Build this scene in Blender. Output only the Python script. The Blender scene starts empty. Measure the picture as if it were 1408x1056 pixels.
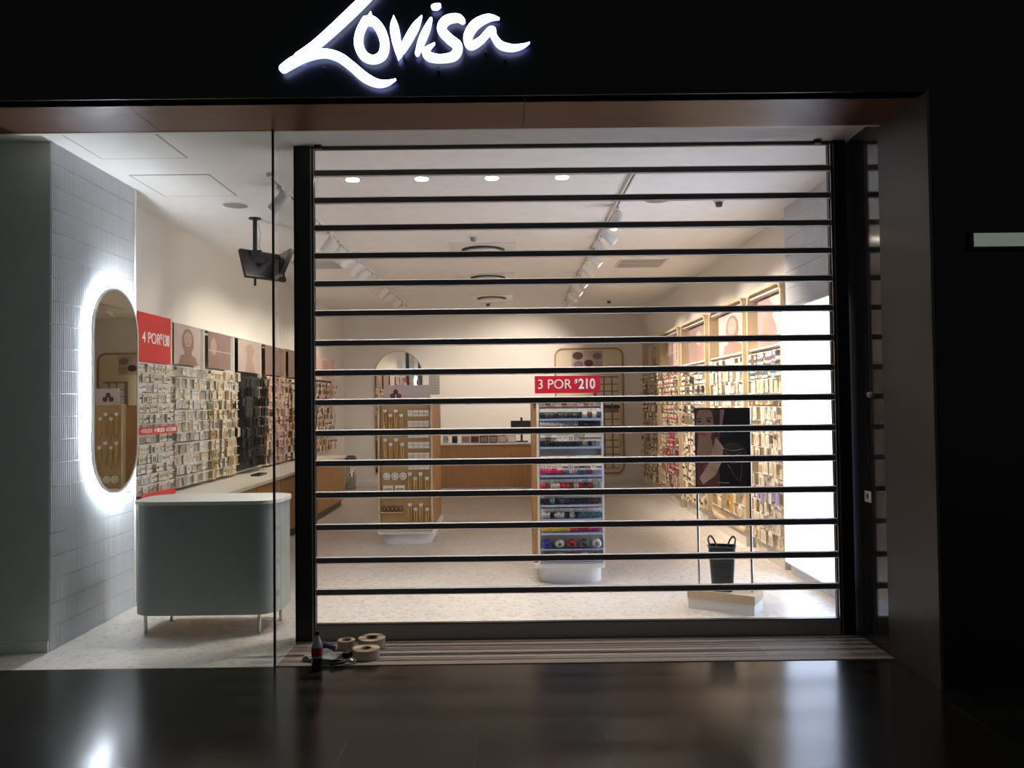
import bpy, math, random
from mathutils import Vector, Matrix
random.seed(7)
S = bpy.context.scene
C = S.collection
PI = math.pi

# ------------------------------------------------------------------ camera
cam_d = bpy.data.cameras.new('camera'); cam = bpy.data.objects.new('camera', cam_d); C.objects.link(cam)
cam_d.sensor_fit = 'HORIZONTAL'; cam_d.sensor_width = 36.0; cam_d.lens = 36.0 * 1080 / 1408
cam_d.clip_start = 0.05; cam_d.clip_end = 100
PITCH, ROLL, YAW = math.atan(27 / 1080), 0.0115, -0.0028
cam.matrix_world = (Matrix.Translation((0, 0, 1.55)) @ Matrix.Rotation(YAW, 4, 'Z')
                    @ Matrix.Rotation(PI / 2 + PITCH, 4, 'X') @ Matrix.Rotation(-ROLL, 4, 'Z'))
S.camera = cam

# ------------------------------------------------------------------ world and exposure
w = bpy.data.worlds.new('night_mall'); S.world = w; w.use_nodes = True
bg = w.node_tree.nodes['Background']; bg.inputs[0].default_value = (0.92, 1.0, 0.95, 1); bg.inputs[1].default_value = 0.075
S.view_settings.view_transform = 'Standard'; S.view_settings.look = 'None'
S.view_settings.exposure = 0.0; S.view_settings.gamma = 1.0; S.view_settings.use_curve_mapping = False
P_DOWN, P_TRACK_R, P_TRACK_L = 92, 190, 42        # lamp powers, used by the lamps' own builders

# ------------------------------------------------------------------ materials
def lin(c):
    return tuple(((v / 255) / 12.92 if v / 255 <= 0.04045 else ((v / 255 + 0.055) / 1.055) ** 2.4) for v in c) + (1,)

def mat(name, col, rough=0.5, metal=0.0, emit=0.0, ecol=None, noise=0.0, nscale=8, spec=0.5, bump=0.0, stretch=(1, 1, 1)):
    m = bpy.data.materials.new(name); m.use_nodes = True
    nt = m.node_tree; b = nt.nodes['Principled BSDF']
    c = lin(col)
    b.inputs['Base Color'].default_value = c; b.inputs['Roughness'].default_value = rough
    b.inputs['Metallic'].default_value = metal; b.inputs['Specular IOR Level'].default_value = spec
    if emit:
        b.inputs['Emission Color'].default_value = lin(ecol or col); b.inputs['Emission Strength'].default_value = emit
    tc = nt.nodes.new('ShaderNodeTexCoord'); mp = nt.nodes.new('ShaderNodeMapping')
    nt.links.new(tc.outputs['Object'], mp.inputs[0]); mp.inputs['Scale'].default_value = stretch
    n = nt.nodes.new('ShaderNodeTexNoise'); n.inputs['Scale'].default_value = nscale; n.inputs['Detail'].default_value = 4
    nt.links.new(mp.outputs[0], n.inputs['Vector'])
    r = nt.nodes.new('ShaderNodeValToRGB')
    k = noise if noise else 0.03
    r.color_ramp.elements[0].color = tuple(x * (1 - k) for x in c[:3]) + (1,)
    r.color_ramp.elements[1].color = tuple(min(1, x * (1 + k)) for x in c[:3]) + (1,)
    r.color_ramp.elements[0].position = 0.3; r.color_ramp.elements[1].position = 0.7
    nt.links.new(n.outputs['Fac'], r.inputs[0]); nt.links.new(r.outputs[0], b.inputs['Base Color'])
    if bump:
        bp = nt.nodes.new('ShaderNodeBump'); bp.inputs['Strength'].default_value = bump; bp.inputs['Distance'].default_value = 0.01
        nt.links.new(n.outputs['Fac'], bp.inputs['Height']); nt.links.new(bp.outputs[0], b.inputs['Normal'])
    return m

def clear(name, tint=(1, 1, 1), refl=0.06, rough=0.02):
    m = bpy.data.materials.new(name); m.use_nodes = True; nt = m.node_tree; nt.nodes.clear()
    o = nt.nodes.new('ShaderNodeOutputMaterial'); mx = nt.nodes.new('ShaderNodeMixShader')
    t = nt.nodes.new('ShaderNodeBsdfTransparent'); g = nt.nodes.new('ShaderNodeBsdfGlossy'); lw = nt.nodes.new('ShaderNodeMath'); lw.operation = 'MULTIPLY_ADD'; lw.inputs[1].default_value = 0.55; lw.inputs[2].default_value = refl
    fc = nt.nodes.new('ShaderNodeLayerWeight'); fc.inputs['Blend'].default_value = 0.5
    pw = nt.nodes.new('ShaderNodeMath'); pw.operation = 'POWER'; pw.inputs[1].default_value = 5.0
    nt.links.new(fc.outputs['Facing'], pw.inputs[0]); nt.links.new(pw.outputs[0], lw.inputs[0])
    t.inputs[0].default_value = tint + (1,); g.inputs['Roughness'].default_value = rough
    nt.links.new(lw.outputs[0], mx.inputs[0]); nt.links.new(t.outputs[0], mx.inputs[1]); nt.links.new(g.outputs[0], mx.inputs[2])
    nt.links.new(mx.outputs[0], o.inputs[0])
    return m

def terrazzo(name, base, specks, rough):
    m = bpy.data.materials.new(name); m.use_nodes = True; nt = m.node_tree; b = nt.nodes['Principled BSDF']
    tc = nt.nodes.new('ShaderNodeTexCoord'); v = nt.nodes.new('ShaderNodeTexVoronoi'); v.inputs['Scale'].default_value = 38
    nt.links.new(tc.outputs['Object'], v.inputs['Vector'])
    r = nt.nodes.new('ShaderNodeValToRGB'); r.color_ramp.interpolation = 'CONSTANT'
    sep = nt.nodes.new('ShaderNodeSeparateColor'); nt.links.new(v.outputs['Color'], sep.inputs[0])
    nt.links.new(sep.outputs[0], r.inputs[0])
    r.color_ramp.elements[0].color = lin(base); r.color_ramp.elements[1].position = 0.72; r.color_ramp.elements[1].color = lin(specks[0])
    for i, s in enumerate(specks[1:]):
        e = r.color_ramp.elements.new(0.82 + 0.08 * i); e.color = lin(s)
    n = nt.nodes.new('ShaderNodeTexNoise'); n.inputs['Scale'].default_value = 3; nt.links.new(tc.outputs['Object'], n.inputs['Vector'])
    mx = nt.nodes.new('ShaderNodeMix'); mx.data_type = 'RGBA'; mx.blend_type = 'MULTIPLY'; mx.inputs[0].default_value = 0.12
    nt.links.new(r.outputs[0], mx.inputs[6]); nt.links.new(n.outputs['Color'], mx.inputs[7]); nt.links.new(mx.outputs[2], b.inputs['Base Color'])
    b.inputs['Roughness'].default_value = rough
    return m

def dark_tiles(name):
    m = bpy.data.materials.new(name); m.use_nodes = True; nt = m.node_tree; b = nt.nodes['Principled BSDF']
    tc = nt.nodes.new('ShaderNodeTexCoord'); mp = nt.nodes.new('ShaderNodeMapping'); nt.links.new(tc.outputs['Object'], mp.inputs[0])
    mp.inputs['Rotation'].default_value = (0, 0, PI / 2); mp.inputs['Location'].default_value = (0.1, 0.17, 0)
    br = nt.nodes.new('ShaderNodeTexBrick'); br.inputs['Scale'].default_value = 1.0; br.inputs['Brick Width'].default_value = 1.2
    br.inputs['Row Height'].default_value = 0.6; br.inputs['Mortar Size'].default_value = 0.0018
    br.inputs['Color1'].default_value = lin((34, 31, 28)); br.inputs['Color2'].default_value = lin((30, 28, 26)); br.inputs['Mortar'].default_value = lin((70, 64, 56))
    nt.links.new(mp.outputs[0], br.inputs['Vector'])
    n = nt.nodes.new('ShaderNodeTexNoise'); n.inputs['Scale'].default_value = 2.5; n.inputs['Detail'].default_value = 6
    nt.links.new(tc.outputs['Object'], n.inputs['Vector'])
    mr = nt.nodes.new('ShaderNodeMapRange'); mr.inputs[3].default_value = 0.13; mr.inputs[4].default_value = 0.24
    nt.links.new(n.outputs['Fac'], mr.inputs[0]); nt.links.new(mr.outputs[0], b.inputs['Roughness'])
    nt.links.new(br.outputs['Color'], b.inputs['Base Color']); b.inputs['Specular IOR Level'].default_value = 0.42
    return m

def mirror_mat(name, col=(225, 222, 212)):
    m = mat(name, col, 0.015, 1.0); return m

W = {}
W['plaster'] = mat('white_plaster', (238, 232, 224), 0.75, bump=0.05, nscale=40)
W['ceiling'] = mat('ceiling_paint', (242, 239, 235), 0.85)
W['tile'] = mat('white_glazed_tile', (222, 224, 228), 0.28)
W['floor'] = terrazzo('terrazzo', (208, 200, 192), [(196, 187, 178), (216, 211, 205), (186, 177, 170)], 0.32)
W['dark_floor'] = dark_tiles('dark_polished_tile')
W['thresh'] = mat('ribbed_entry_mat', (132, 118, 108), 0.65, noise=0.12, nscale=60)
W['black'] = mat('black_cladding', (9, 9, 9), 0.35, spec=0.3)
W['blackmetal'] = mat('black_metal', (12, 12, 13), 0.35)
W['slat'] = mat('shutter_slat', (92, 85, 86), 0.5)
W['rail'] = mat('shutter_rail', (150, 144, 142), 0.45)
W['alu'] = mat('aluminium', (170, 168, 168), 0.3, metal=0.9)
W['darkalu'] = mat('dark_aluminium', (70, 66, 68), 0.35, metal=0.7)
W['clear'] = clear('clear_polycarbonate', refl=0.02, rough=0.03)
W['edge'] = bpy.data.materials.new('polycarbonate_edge'); W['edge'].use_nodes = True
_n = W['edge'].node_tree; _t = _n.nodes.new('ShaderNodeBsdfTranslucent'); _t.inputs[0].default_value = (0.95, 0.93, 0.92, 1); _n.links.new(_t.outputs[0], _n.nodes['Material Output'].inputs[0])
W['glass'] = clear('shopfront_glass', (0.93, 0.95, 0.94), 0.022, 0.0)
W['wood'] = mat('reddish_wood', (98, 58, 38), 0.36, noise=0.2, nscale=5, stretch=(0.6, 6, 6))
W['oak'] = mat('light_oak', (164, 120, 74), 0.5, noise=0.14, nscale=6, stretch=(8, 8, 0.8))
W['oakpale'] = mat('pale_oak', (204, 182, 148), 0.5, noise=0.08, nscale=6, stretch=(8, 8, 0.8))
W['white'] = mat('white_laminate', (228, 226, 222), 0.4)
W['counterwhite'] = mat('counter_white', (164, 168, 166), 0.25)
W['grey'] = mat('grey_panel', (150, 146, 142), 0.5)
W['endwall'] = mat('end_wall_paint', (214, 216, 212), 0.6)
W['stone'] = mat('dark_stone', (60, 56, 52), 0.4, noise=0.06, nscale=3)
W['blackglass'] = mat('black_glossy_panel', (40, 38, 38), 0.10, spec=0.8)
W['mirror'] = mirror_mat('mirror_silver')
W['led'] = mat('led_strip', (235, 242, 255), 0.5, emit=170)
W['lightbox'] = mat('lightbox_face', (210, 226, 255), 0.5, emit=4.2)
W['lamp'] = mat('lamp_face', (255, 244, 228), 0.5, emit=30)
W['lampoff'] = mat('lamp_reflector', (200, 195, 190), 0.4)
W['sign'] = mat('sign_face', (226, 232, 255), 0.5, emit=5.0)
W['signside'] = mat('sign_return', (150, 160, 240), 0.5, emit=3.0, ecol=(150, 165, 255))
W['strip'] = mat('pale_diffuser', (170, 182, 168), 0.5, emit=0.26)
W['red'] = mat('red_card', (208, 24, 50), 0.45)
W['coral'] = mat('coral_card', (216, 60, 62), 0.45)
W['textwhite'] = mat('white_ink', (245, 243, 240), 0.5)
W['cream'] = mat('cream_card', (226, 212, 184), 0.6)
W['card'] = mat('white_card', (226, 220, 208), 0.55)
W['cardg'] = mat('grey_card', (176, 170, 160), 0.55)
W['cardp'] = mat('pink_card', (210, 172, 164), 0.55)
W['gold'] = mat('gold_jewellery', (204, 164, 100), 0.3, metal=0.85)
W['silver'] = mat('silver_jewellery', (190, 188, 186), 0.25, metal=0.9)
W['dark'] = mat('dark_print', (48, 40, 40), 0.5)
W['blackpl'] = mat('black_plastic', (18, 17, 19), 0.3)
W['brown'] = mat('tortoiseshell', (96, 56, 34), 0.3, noise=0.5, nscale=50)
W['magenta'] = mat('magenta_plastic', (180, 52, 108), 0.35)
W['redp'] = mat('red_plastic', (190, 36, 44), 0.35)
W['teal'] = mat('teal_plastic', (92, 118, 124), 0.35)
W['yellow'] = mat('yellow_fabric', (206, 168, 52), 0.7)
W['blue'] = mat('blue_fabric', (70, 76, 178), 0.8, bump=0.4, nscale=60)
W['redf'] = mat('red_fabric', (184, 58, 70), 0.8, bump=0.4, nscale=60)
W['whitef'] = mat('white_fabric', (216, 212, 206), 0.8, bump=0.4, nscale=60)
W['greyf'] = mat('grey_fabric', (96, 98, 98), 0.8, bump=0.4, nscale=60)
W['orangef'] = mat('rust_fabric', (182, 96, 70), 0.8, bump=0.4, nscale=60)
W['lilac'] = mat('lilac_card', (176, 164, 206), 0.5)
W['sky'] = mat('pale_blue_card', (150, 186, 200), 0.5)
W['tray'] = mat('blue_acrylic_tray', (150, 162, 192), 0.3)
W['beige'] = mat('beige_backboard', (178, 146, 100), 0.6)
W['linen'] = mat('pale_backboard', (206, 198, 184), 0.6)
W['mauve'] = mat('mauve_print', (146, 122, 122), 0.6)
W['rose'] = mat('rose_print', (192, 174, 168), 0.6)
W['taupe'] = mat('taupe_print', (142, 118, 106), 0.6)
W['skin'] = mat('skin_print', (150, 118, 104), 0.6)
W['skin2'] = mat('light_skin_print', (182, 152, 138), 0.6)
W['plum'] = mat('plum_print', (94, 44, 52), 0.6)
W['navy'] = mat('near_black_print', (24, 20, 28), 0.25)
W['basket'] = mat('dark_grey_basket', (62, 68, 70), 0.5)
W['chrome'] = mat('chrome', (190, 188, 184), 0.12, metal=1.0)
W['labelred'] = mat('dark_red_label', (128, 22, 30), 0.5)
W['tape'] = mat('cream_tape', (176, 158, 134), 0.5)
W['cardboard'] = mat('cardboard_core', (120, 86, 58), 0.8)
W['pet'] = mat('bottle_plastic', (150, 142, 140), 0.15)
W['cola'] = mat('dark_cola', (14, 8, 7), 0.15)
W['bag'] = mat('grey_plastic_bag', (132, 138, 134), 0.45, bump=0.5, nscale=30)
W['purple'] = mat('purple_cloth', (58, 44, 84), 0.8)
W['grille'] = mat('dark_grille', (84, 76, 70), 0.6)

# ------------------------------------------------------------------ mesh helpers
class MB:
    """collects shapes into one mesh; every face takes the current material slot"""
    def __init__(s): s.v = []; s.f = []; s.mi = []; s.mats = []; s.sm = []
    def slot(s, m):
        if m not in s.mats: s.mats.append(m)
        return s.mats.index(m)
    def add(s, vs, fs, m, smooth=False, M=None):
        o = len(s.v); k = s.slot(m)
        for p in vs: s.v.append(tuple(M @ Vector(p)) if M is not None else tuple(p))
        for f in fs: s.f.append(tuple(i + o for i in f)); s.mi.append(k); s.sm.append(smooth)
        return s
    def box(s, x0, x1, y0, y1, z0, z1, m, M=None):
        vs = [(x, y, z) for x in (x0, x1) for y in (y0, y1) for z in (z0, z1)]
        return s.add(vs, [(0, 1, 3, 2), (4, 6, 7, 5), (0, 4, 5, 1), (2, 3, 7, 6), (0, 2, 6, 4), (1, 5, 7, 3)], m, False, M)
    def prism(s, pts, z0, z1, m, M=None, cap=True, smooth=False):
        n = len(pts)
        vs = [(x, y, z0) for x, y in pts] + [(x, y, z1) for x, y in pts]
        fs = [(i, (i + 1) % n, n + (i + 1) % n, n + i) for i in range(n)]
        s.add(vs, fs, m, smooth, M)
        if cap: s.add(vs, [tuple(range(n - 1, -1, -1)), tuple(range(n, 2 * n))], m, False, M)
        return s
    def lathe(s, prof, m, n=24, M=None, smooth=True):
        vs = []; fs = []
        for r, z in prof:
            for i in range(n): a = 2 * PI * i / n; vs.append((r * math.cos(a), r * math.sin(a), z))
        for j in range(len(prof) - 1):
            for i in range(n): fs.append((j * n + i, j * n + (i + 1) % n, (j + 1) * n + (i + 1) % n, (j + 1) * n + i))
        s.add(vs, fs, m, smooth, M)
        return s
    def cyl(s, r, z0, z1, m, n=20, M=None, r2=None):
        r2 = r if r2 is None else r2
        return s.lathe([(1e-5, z0), (r, z0)], m, n, M, False).lathe([(r, z0), (r2, z1)], m, n, M).lathe([(r2, z1), (1e-5, z1)], m, n, M, False)
    def tube(s, pts, r, m, n=8, closed=False, M=None):
        P = [Vector(p) for p in pts]; L = len(P); vs = []; fs = []
        rr = r if isinstance(r, (list, tuple)) else [r] * L
        for i, p in enumerate(P):
            a = P[(i - 1) % L] if (closed or i) else p; b = P[(i + 1) % L] if (closed or i < L - 1) else p
            t = (b - a).normalized(); u = t.orthogonal() if abs(t.z) > 0.9 else t.cross(Vector((0, 0, 1)))
            if i == 0: u0 = u.normalized()
            else:
                u0 = (u0 - t * u0.dot(t)).normalized()
            w_ = t.cross(u0)
            for k in range(n):
                an = 2 * PI * k / n; vs.append(tuple(p + (u0 * math.cos(an) + w_ * math.sin(an)) * rr[i]))
        for i in range(L if closed else L - 1):
            j = (i + 1) % L
            for k in range(n): fs.append((i * n + k, i * n + (k + 1) % n, j * n + (k + 1) % n, j * n + k))
        if not closed: fs += [tuple(range(n - 1, -1, -1)), tuple(range((L - 1) * n, L * n))]
        return s.add(vs, fs, m, True, M)
    def poly(s, pts, m, M=None):
        return s.add(pts, [tuple(range(len(pts)))], m, False, M)
    def mesh(s, name):
        me = bpy.data.meshes.new(name); me.from_pydata(s.v, [], s.f)
        for m in s.mats: me.materials.append(W[m])
        me.polygons.foreach_set('material_index', s.mi); me.polygons.foreach_set('use_smooth', s.sm); me.update()
        return me
    def build(s, name, parent=None, loc=(0, 0, 0), rot=(0, 0, 0)):
        o = bpy.data.objects.new(name, s.mesh(name)); C.objects.link(o); o.location = loc; o.rotation_euler = rot
        if parent: o.parent = parent
        return o

def tag(o, label, cat, group=None, kind=None):
    if label: o['label'] = label
    if cat: o['category'] = cat
    if group: o['group'] = group
    if kind: o['kind'] = kind
    return o
def thing(name, label, cat, loc=(0, 0, 0), rz=0, group=None):
    o = bpy.data.objects.new(name, None); C.objects.link(o); o.location = loc; o.rotation_euler = (0, 0, rz); o.empty_display_size = 0.1
    return tag(o, label, cat, group)
def struct(name, mb, label=None):
    o = mb.build(name); o['kind'] = 'structure'
    if label: o['label'] = label
    return o
def copy_tree(o, parent=None):
    c = o.copy(); C.objects.link(c)
    if parent: c.parent = parent
    for ch in list(o.children): copy_tree(ch, c)
    return c
def rrect(x0, x1, y0, y1, r, n=6):
    out = []
    for cx, cy, a0 in ((x1 - r, y0 + r, -PI / 2), (x1 - r, y1 - r, 0), (x0 + r, y1 - r, PI / 2), (x0 + r, y0 + r, PI)):
        for i in range(n + 1):
            a = a0 + PI / 2 * i / n; out.append((cx + r * math.cos(a), cy + r * math.sin(a)))
    return out
def bevel(o, wd=0.004, seg=2):
    m = o.modifiers.new('bevel', 'BEVEL'); m.width = wd; m.segments = seg; m.limit_method = 'ANGLE'
    return o
RX = Matrix.Rotation(PI / 2, 4, 'X')       # x,y plane -> x,z plane, thickness towards -y
def face_left_wall(x, y, z): return Matrix.Translation((x, y, z)) @ Matrix.Rotation(PI / 2, 4, 'Z')      # local -y faces +x
def face_right_wall(x, y, z): return Matrix.Translation((x, y, z)) @ Matrix.Rotation(-PI / 2, 4, 'Z')
ORD = ['top', 'second', 'third', 'fourth', 'fifth', 'sixth', 'seventh', 'eighth', 'ninth', 'tenth', 'eleventh', 'twelfth', 'thirteenth', 'fourteenth', 'fifteenth', 'sixteenth', 'seventeenth', 'eighteenth', 'nineteenth', 'twentieth']
NUM = ['first'] + ORD[1:]
def text_obj(body, size, m, parent, loc, rot, name='lettering', ext=0.0015, off=0.0, sx=1.0):
    cu = bpy.data.curves.new('txt', 'FONT'); cu.body = body; cu.size = size; cu.extrude = ext; cu.offset = off
    cu.align_x = 'CENTER'; cu.align_y = 'CENTER'
    t = bpy.data.objects.new('txt', cu); C.objects.link(t)
    dg = bpy.context.evaluated_depsgraph_get(); dg.update()
    me = bpy.data.meshes.new_from_object(t.evaluated_get(dg)); bpy.data.objects.remove(t); bpy.data.curves.remove(cu)
    me.materials.clear(); me.materials.append(W[m]); me.name = name
    o = bpy.data.objects.new(name, me); C.objects.link(o); o.parent = parent; o.location = loc; o.rotation_euler = rot; o.scale = (sx, 1, 1)
    return o

# ------------------------------------------------------------------ layout numbers (metres)
ZC = 3.285; ZS = 3.222           # shop ceiling, wooden soffit
YF, YG, YS = 4.22, 4.72, 5.23  # fascia face, glass line, shutter line
XL, XR, YB = -3.2, 2.6, 15.2   # shop side walls and back wall
XSIDE = 2.28                   # stone return on the right
XTILE, YEND, YTILE = -2.95, 5.06, 6.18

# ------------------------------------------------------------------ shell
struct('floor', MB().box(-4.6, 3.2, YG, YB + 0.2, -0.05, 0, 'floor'))
struct('floor_outside', MB().box(-8, 8, -5, YG, -0.05, 0, 'dark_floor'))
m = MB(); m.box(XTILE - 1.6, XR + 0.5, YG + 0.0, YB + 0.2, ZC, ZC + 0.1, 'ceiling'); struct('ceiling', m)
struct('wall_left', MB().box(XL - 0.15, XL, YTILE - 0.1, YB + 0.1, 0, ZC, 'plaster'))
struct('wall_right', MB().box(XR, XR + 0.15, YS + 0.1, YB + 0.1, 0, ZC, 'plaster'))
struct('wall_back', MB().box(XL - 0.1, XR + 0.1, YB, YB + 0.15, 0, ZC, 'plaster'))
struct('wall_window_end', MB().box(-4.6, XTILE - 0.012, YEND, YEND + 0.12, 0, ZC, 'endwall'))
struct('wall_far_left', MB().box(-4.6, -4.5, YG, YEND, 0, ZC, 'endwall'))
struct('baseboard_left', MB().box(-4.5, XTILE - 0.012, YEND - 0.014, YEND, 0, 0.07, 'endwall'))
struct('baseboard_back', MB().box(XL, XR, YB - 0.014, YB, 0, 0.08, 'white'))
# fluted tile walls: upright ribs broken by a joint every 15 cm
def fluted(name, xw, sgn, y0, y1, zt=ZC):
    m = MB()
    m.box(xw - sgn * 0.012, xw - sgn * 0.14, y0 + 0.01, y1, 0, zt, 'tile')
    pitch = 0.024; n = int((y1 - y0) / pitch); rows = int(zt / 0.15) + 1
    for r in range(rows):
        z0 = r * 0.15 + 0.002; z1 = min(zt, (r + 1) * 0.15 - 0.002)
        if z1 <= z0: continue
        for i in range(n):
            a = y0 + i * pitch + 0.0015; b = a + pitch - 0.003
            xs = [(0, -0.012), (0.2, -0.003), (0.5, 0), (0.8, -0.003), (1, -0.012)]
            vs = [(xw + sgn * d, a + (b - a) * t, z) for z in (z0, z1) for t, d in xs]
            m.add(vs, [(k, k + 1, k + 6, k + 5) for k in range(4)] + [(0, 1, 2, 3, 4), (5, 6, 7, 8, 9)], 'tile')
    return struct(name, m)
fluted('wall_tiled', XTILE, 1, YEND, YTILE)
fluted('wall_tiled', 2.5, -1, YS + 0.12, 7.1)
struct('trim_1', MB().box(XTILE - 0.14, XTILE + 0.01, YTILE, YTILE + 0.012, 0, ZC, 'white'))

# fascia, wooden soffit, stone return, right-hand facade
struct('wall_front', MB().box(-8, 8, YF, YF + 0.1, ZS, 5.2, 'black'))
m = MB(); xs = [-8, -5.2, -2.1, 0.1, XSIDE]
for a, b in zip(xs, xs[1:]): m.box(a + 0.0015, b - 0.0015, YF + 0.01, YG + 0.02, ZS, ZS + 0.02, 'wood')
struct('trim_2', m, 'reddish wooden soffit boards')
struct('trim_3', MB().box(-8, XSIDE, YG + 0.02, YG + 0.05, ZS, ZC, 'white'))
struct('wall_side', MB().box(XSIDE, XSIDE + 0.2, YF, 4.79, 0, ZS, 'stone'))
struct('wall_side_panel', MB().box(XSIDE + 0.002, XSIDE + 0.2, 4.79, YS + 0.12, 0, ZC, 'blackglass'))
struct('wall_facade', MB().box(XSIDE + 0.2, 8, YF, YF + 0.15, 0, ZS, 'black').box(XSIDE + 0.02, XSIDE + 0.2, YF - 0.006, YF, 0, ZS, 'black'))
struct('trim_4', MB().box(XSIDE, XR + 0.1, YS + 0.05, YS + 0.12, 0, ZC, 'blackmetal'))
# posts either side of the shutter
struct('trim_5', MB().box(-1.425, -1.315, YS - 0.03, YS + 0.1, 0, ZC, 'blackmetal'))
struct('trim_6', MB().box(2.18, XSIDE - 0.02, YS - 0.03, YS + 0.1, 0, ZC, 'blackmetal'))
# ribbed threshold
m = MB(); m.box(-1.41, XSIDE, YG, YS + 0.06, 0, 0.004, 'thresh')
for i in range(9): m.box(-1.1, 1.55, YG + 0.07 + i * 0.048, YG + 0.079 + i * 0.048, 0.004, 0.0048, 'grille')
struct('trim_7', m, 'ribbed beige threshold strip')

# shopfront glass
def glass(name, mb): o = mb.build(name); o['kind'] = 'structure'; return o
w1 = glass('window_1', MB().box(-4.6, -1.415, YG - 0.006, YG + 0.006, 0.004, ZS, 'glass'))
w2 = glass('window_2', MB().box(-1.421, -1.409, YG + 0.006, YS - 0.03, 0.004, ZC, 'glass'))
struct('trim_8', MB().box(-1.423, -1.411, YG - 0.008, YG + 0.006, 0, ZS, 'blackmetal'))

# ------------------------------------------------------------------ roller shutter
sh = thing('roller_shutter', 'closed see-through roller shutter with dark horizontal bars across the shop entrance', 'roller shutter', (0.43, YS, 0))
ox = 0.43
def sp(mb, name): return mb.build(name, sh, (-ox, -YS, 0))
zs = sorted(0.306 + (812.7 - y) / 206.4 for y in (234.8, 272.8, 311, 349.6, 388, 429, 470, 511, 551.5, 593.5, 635, 678, 722, 767, 810))
for z in zs:
    m = MB(); m.box(-1.305, 2.168, YS - 0.012, YS + 0.012, z - 0.017, z + 0.017, 'slat')
    m.box(-1.305, 2.168, YS - 0.006, YS + 0.006, z + 0.017, z + 0.023, 'edge').box(-1.305, 2.168, YS - 0.006, YS + 0.006, z - 0.023, z - 0.017, 'edge')
    sp(m, 'bar')
ed = [0.105] + zs + [3.245]
for a, b in zip(ed, ed[1:]):
    if b - a > 0.06: sp(MB().box(-1.305, 2.168, YS - 0.0015, YS + 0.0015, a + 0.02, b - 0.02, 'clear'), 'clear_panel')
sp(MB().box(-1.31, 2.175, YS - 0.016, YS + 0.016, 0.006, 0.105, 'rail').box(-1.31, 2.175, YS - 0.02, YS + 0.018, 0.105, 0.112, 'darkalu'), 'bottom_rail')
sp(MB().lathe([(0.001, 0), (0.012, 0), (0.012, 0.006), (0.001, 0.006)], 'alu', 12, Matrix.Translation((-1.2, YS - 0.017, 0.07)) @ RX), 'lock')
sp(MB().lathe([(0.001, 0), (0.012, 0), (0.012, 0.006), (0.001, 0.006)], 'alu', 12, Matrix.Translation((2.1, YS - 0.017, 0.06)) @ RX), 'lock')
for x0, s_ in ((-1.315, 1), (2.18, -1)):
    m = MB()
    m.box(*sorted((x0, x0 + s_ * 0.008)), YS - 0.03, YS + 0.03, 0, ZC - 0.02, 'alu')
    m.box(*sorted((x0 + s_ * 0.008, x0 + s_ * 0.02)), YS + 0.016, YS + 0.028, 0, ZC - 0.02, 'darkalu')
    m.box(*sorted((x0 + s_ * 0.02, x0 + s_ * 0.025)), YS - 0.03, YS - 0.02, 0, ZC - 0.02, 'alu')
    m.box(*sorted((x0 + s_ * 0.008, x0 + s_ * 0.02)), YS - 0.028, YS - 0.018, 0, ZC - 0.02, 'darkalu')
    sp(m, 'guide_rail')
sp(MB().box(-1.31, 2.175, YS - 0.012, YS + 0.012, ZC - 0.022, ZC, 'darkalu'), 'top_rail')
for x in (-1.26, 2.07): sp(MB().box(x - 0.022, x + 0.022, YS - 0.05, YS - 0.012, ZC - 0.025, ZC, 'blackmetal'), 'end_stop')

# ------------------------------------------------------------------ illuminated shop sign
SG = 261.0
def sgn(cx, cy):
    x = 360 + cx / 3.52; y = cy / 3.52
    u = (x - 557) / SG; v = (55 - y) / SG
    return (-0.552 + u, 3.472 + v - 0.0115 * u)
def smooth(pts, k=8):
    out = []; n = len(pts)
    for i in range(n - 1):
        p0 = pts[max(i - 1, 0)]; p1 = pts[i]; p2 = pts[i + 1]; p3 = pts[min(i + 2, n - 1)]
        for j in range(k):
            t = j / k
            out.append(tuple(0.5 * (2 * b + (c - a) * t + (2 * a - 5 * b + 4 * c - d) * t * t + (3 * b - a - 3 * c + d) * t ** 3) for a, b, c, d in zip(p0, p1, p2, p3)))
    out.append(pts[-1]); return out
def ribbon(m, pts, y0, y1):
    P = smooth([(*sgn(a, b), c * 0.97 / 3.52 / SG) for a, b, c in pts]); L = []; R = []
    for i, (x, z, wd) in enumerate(P):
        a = P[max(i - 1, 0)]; b = P[min(i + 1, len(P) - 1)]
        tx, tz = b[0] - a[0], b[1] - a[1]; l = math.hypot(tx, tz) or 1
        nx, nz = -tz / l, tx / l; h = wd / 2
        L.append((x + nx * h, z + nz * h)); R.append((x - nx * h, z - nz * h))
    def cap(p, q, sgnv):
        cx, cz = (p[0] + q[0]) / 2, (p[1] + q[1]) / 2; r = math.hypot(p[0] - q[0], p[1] - q[1]) / 2
        a0 = math.atan2(p[1] - cz, p[0] - cx); return [(cx + r * math.cos(a0 + sgnv * PI * k / 6), cz + r * math.sin(a0 + sgnv * PI * k / 6)) for k in range(1, 6)]
    out = L + cap(L[-1], R[-1], -1) + R[::-1] + cap(R[0], L[0], -1)
    n = len(out); k = len(L)
    m.add([(x, y0, z) for x, z in L + R], [(i, i + 1, k + i + 1, k + i) for i in range(k - 1)], 'sign')
    for c, q in ((cap(L[-1], R[-1], -1), [L[-1], R[-1]]), (cap(R[0], L[0], -1), [R[0], L[0]])):
        m.poly([(x, y0, z) for x, z in [q[0]] + c + [q[1]]], 'sign')
    vs = [(x, y, z) for y in (y0, y1) for x, z in out]
    m.add(vs, [(i, (i + 1) % n, n + (i + 1) % n, n + i) for i in range(n)], 'signside')
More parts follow.
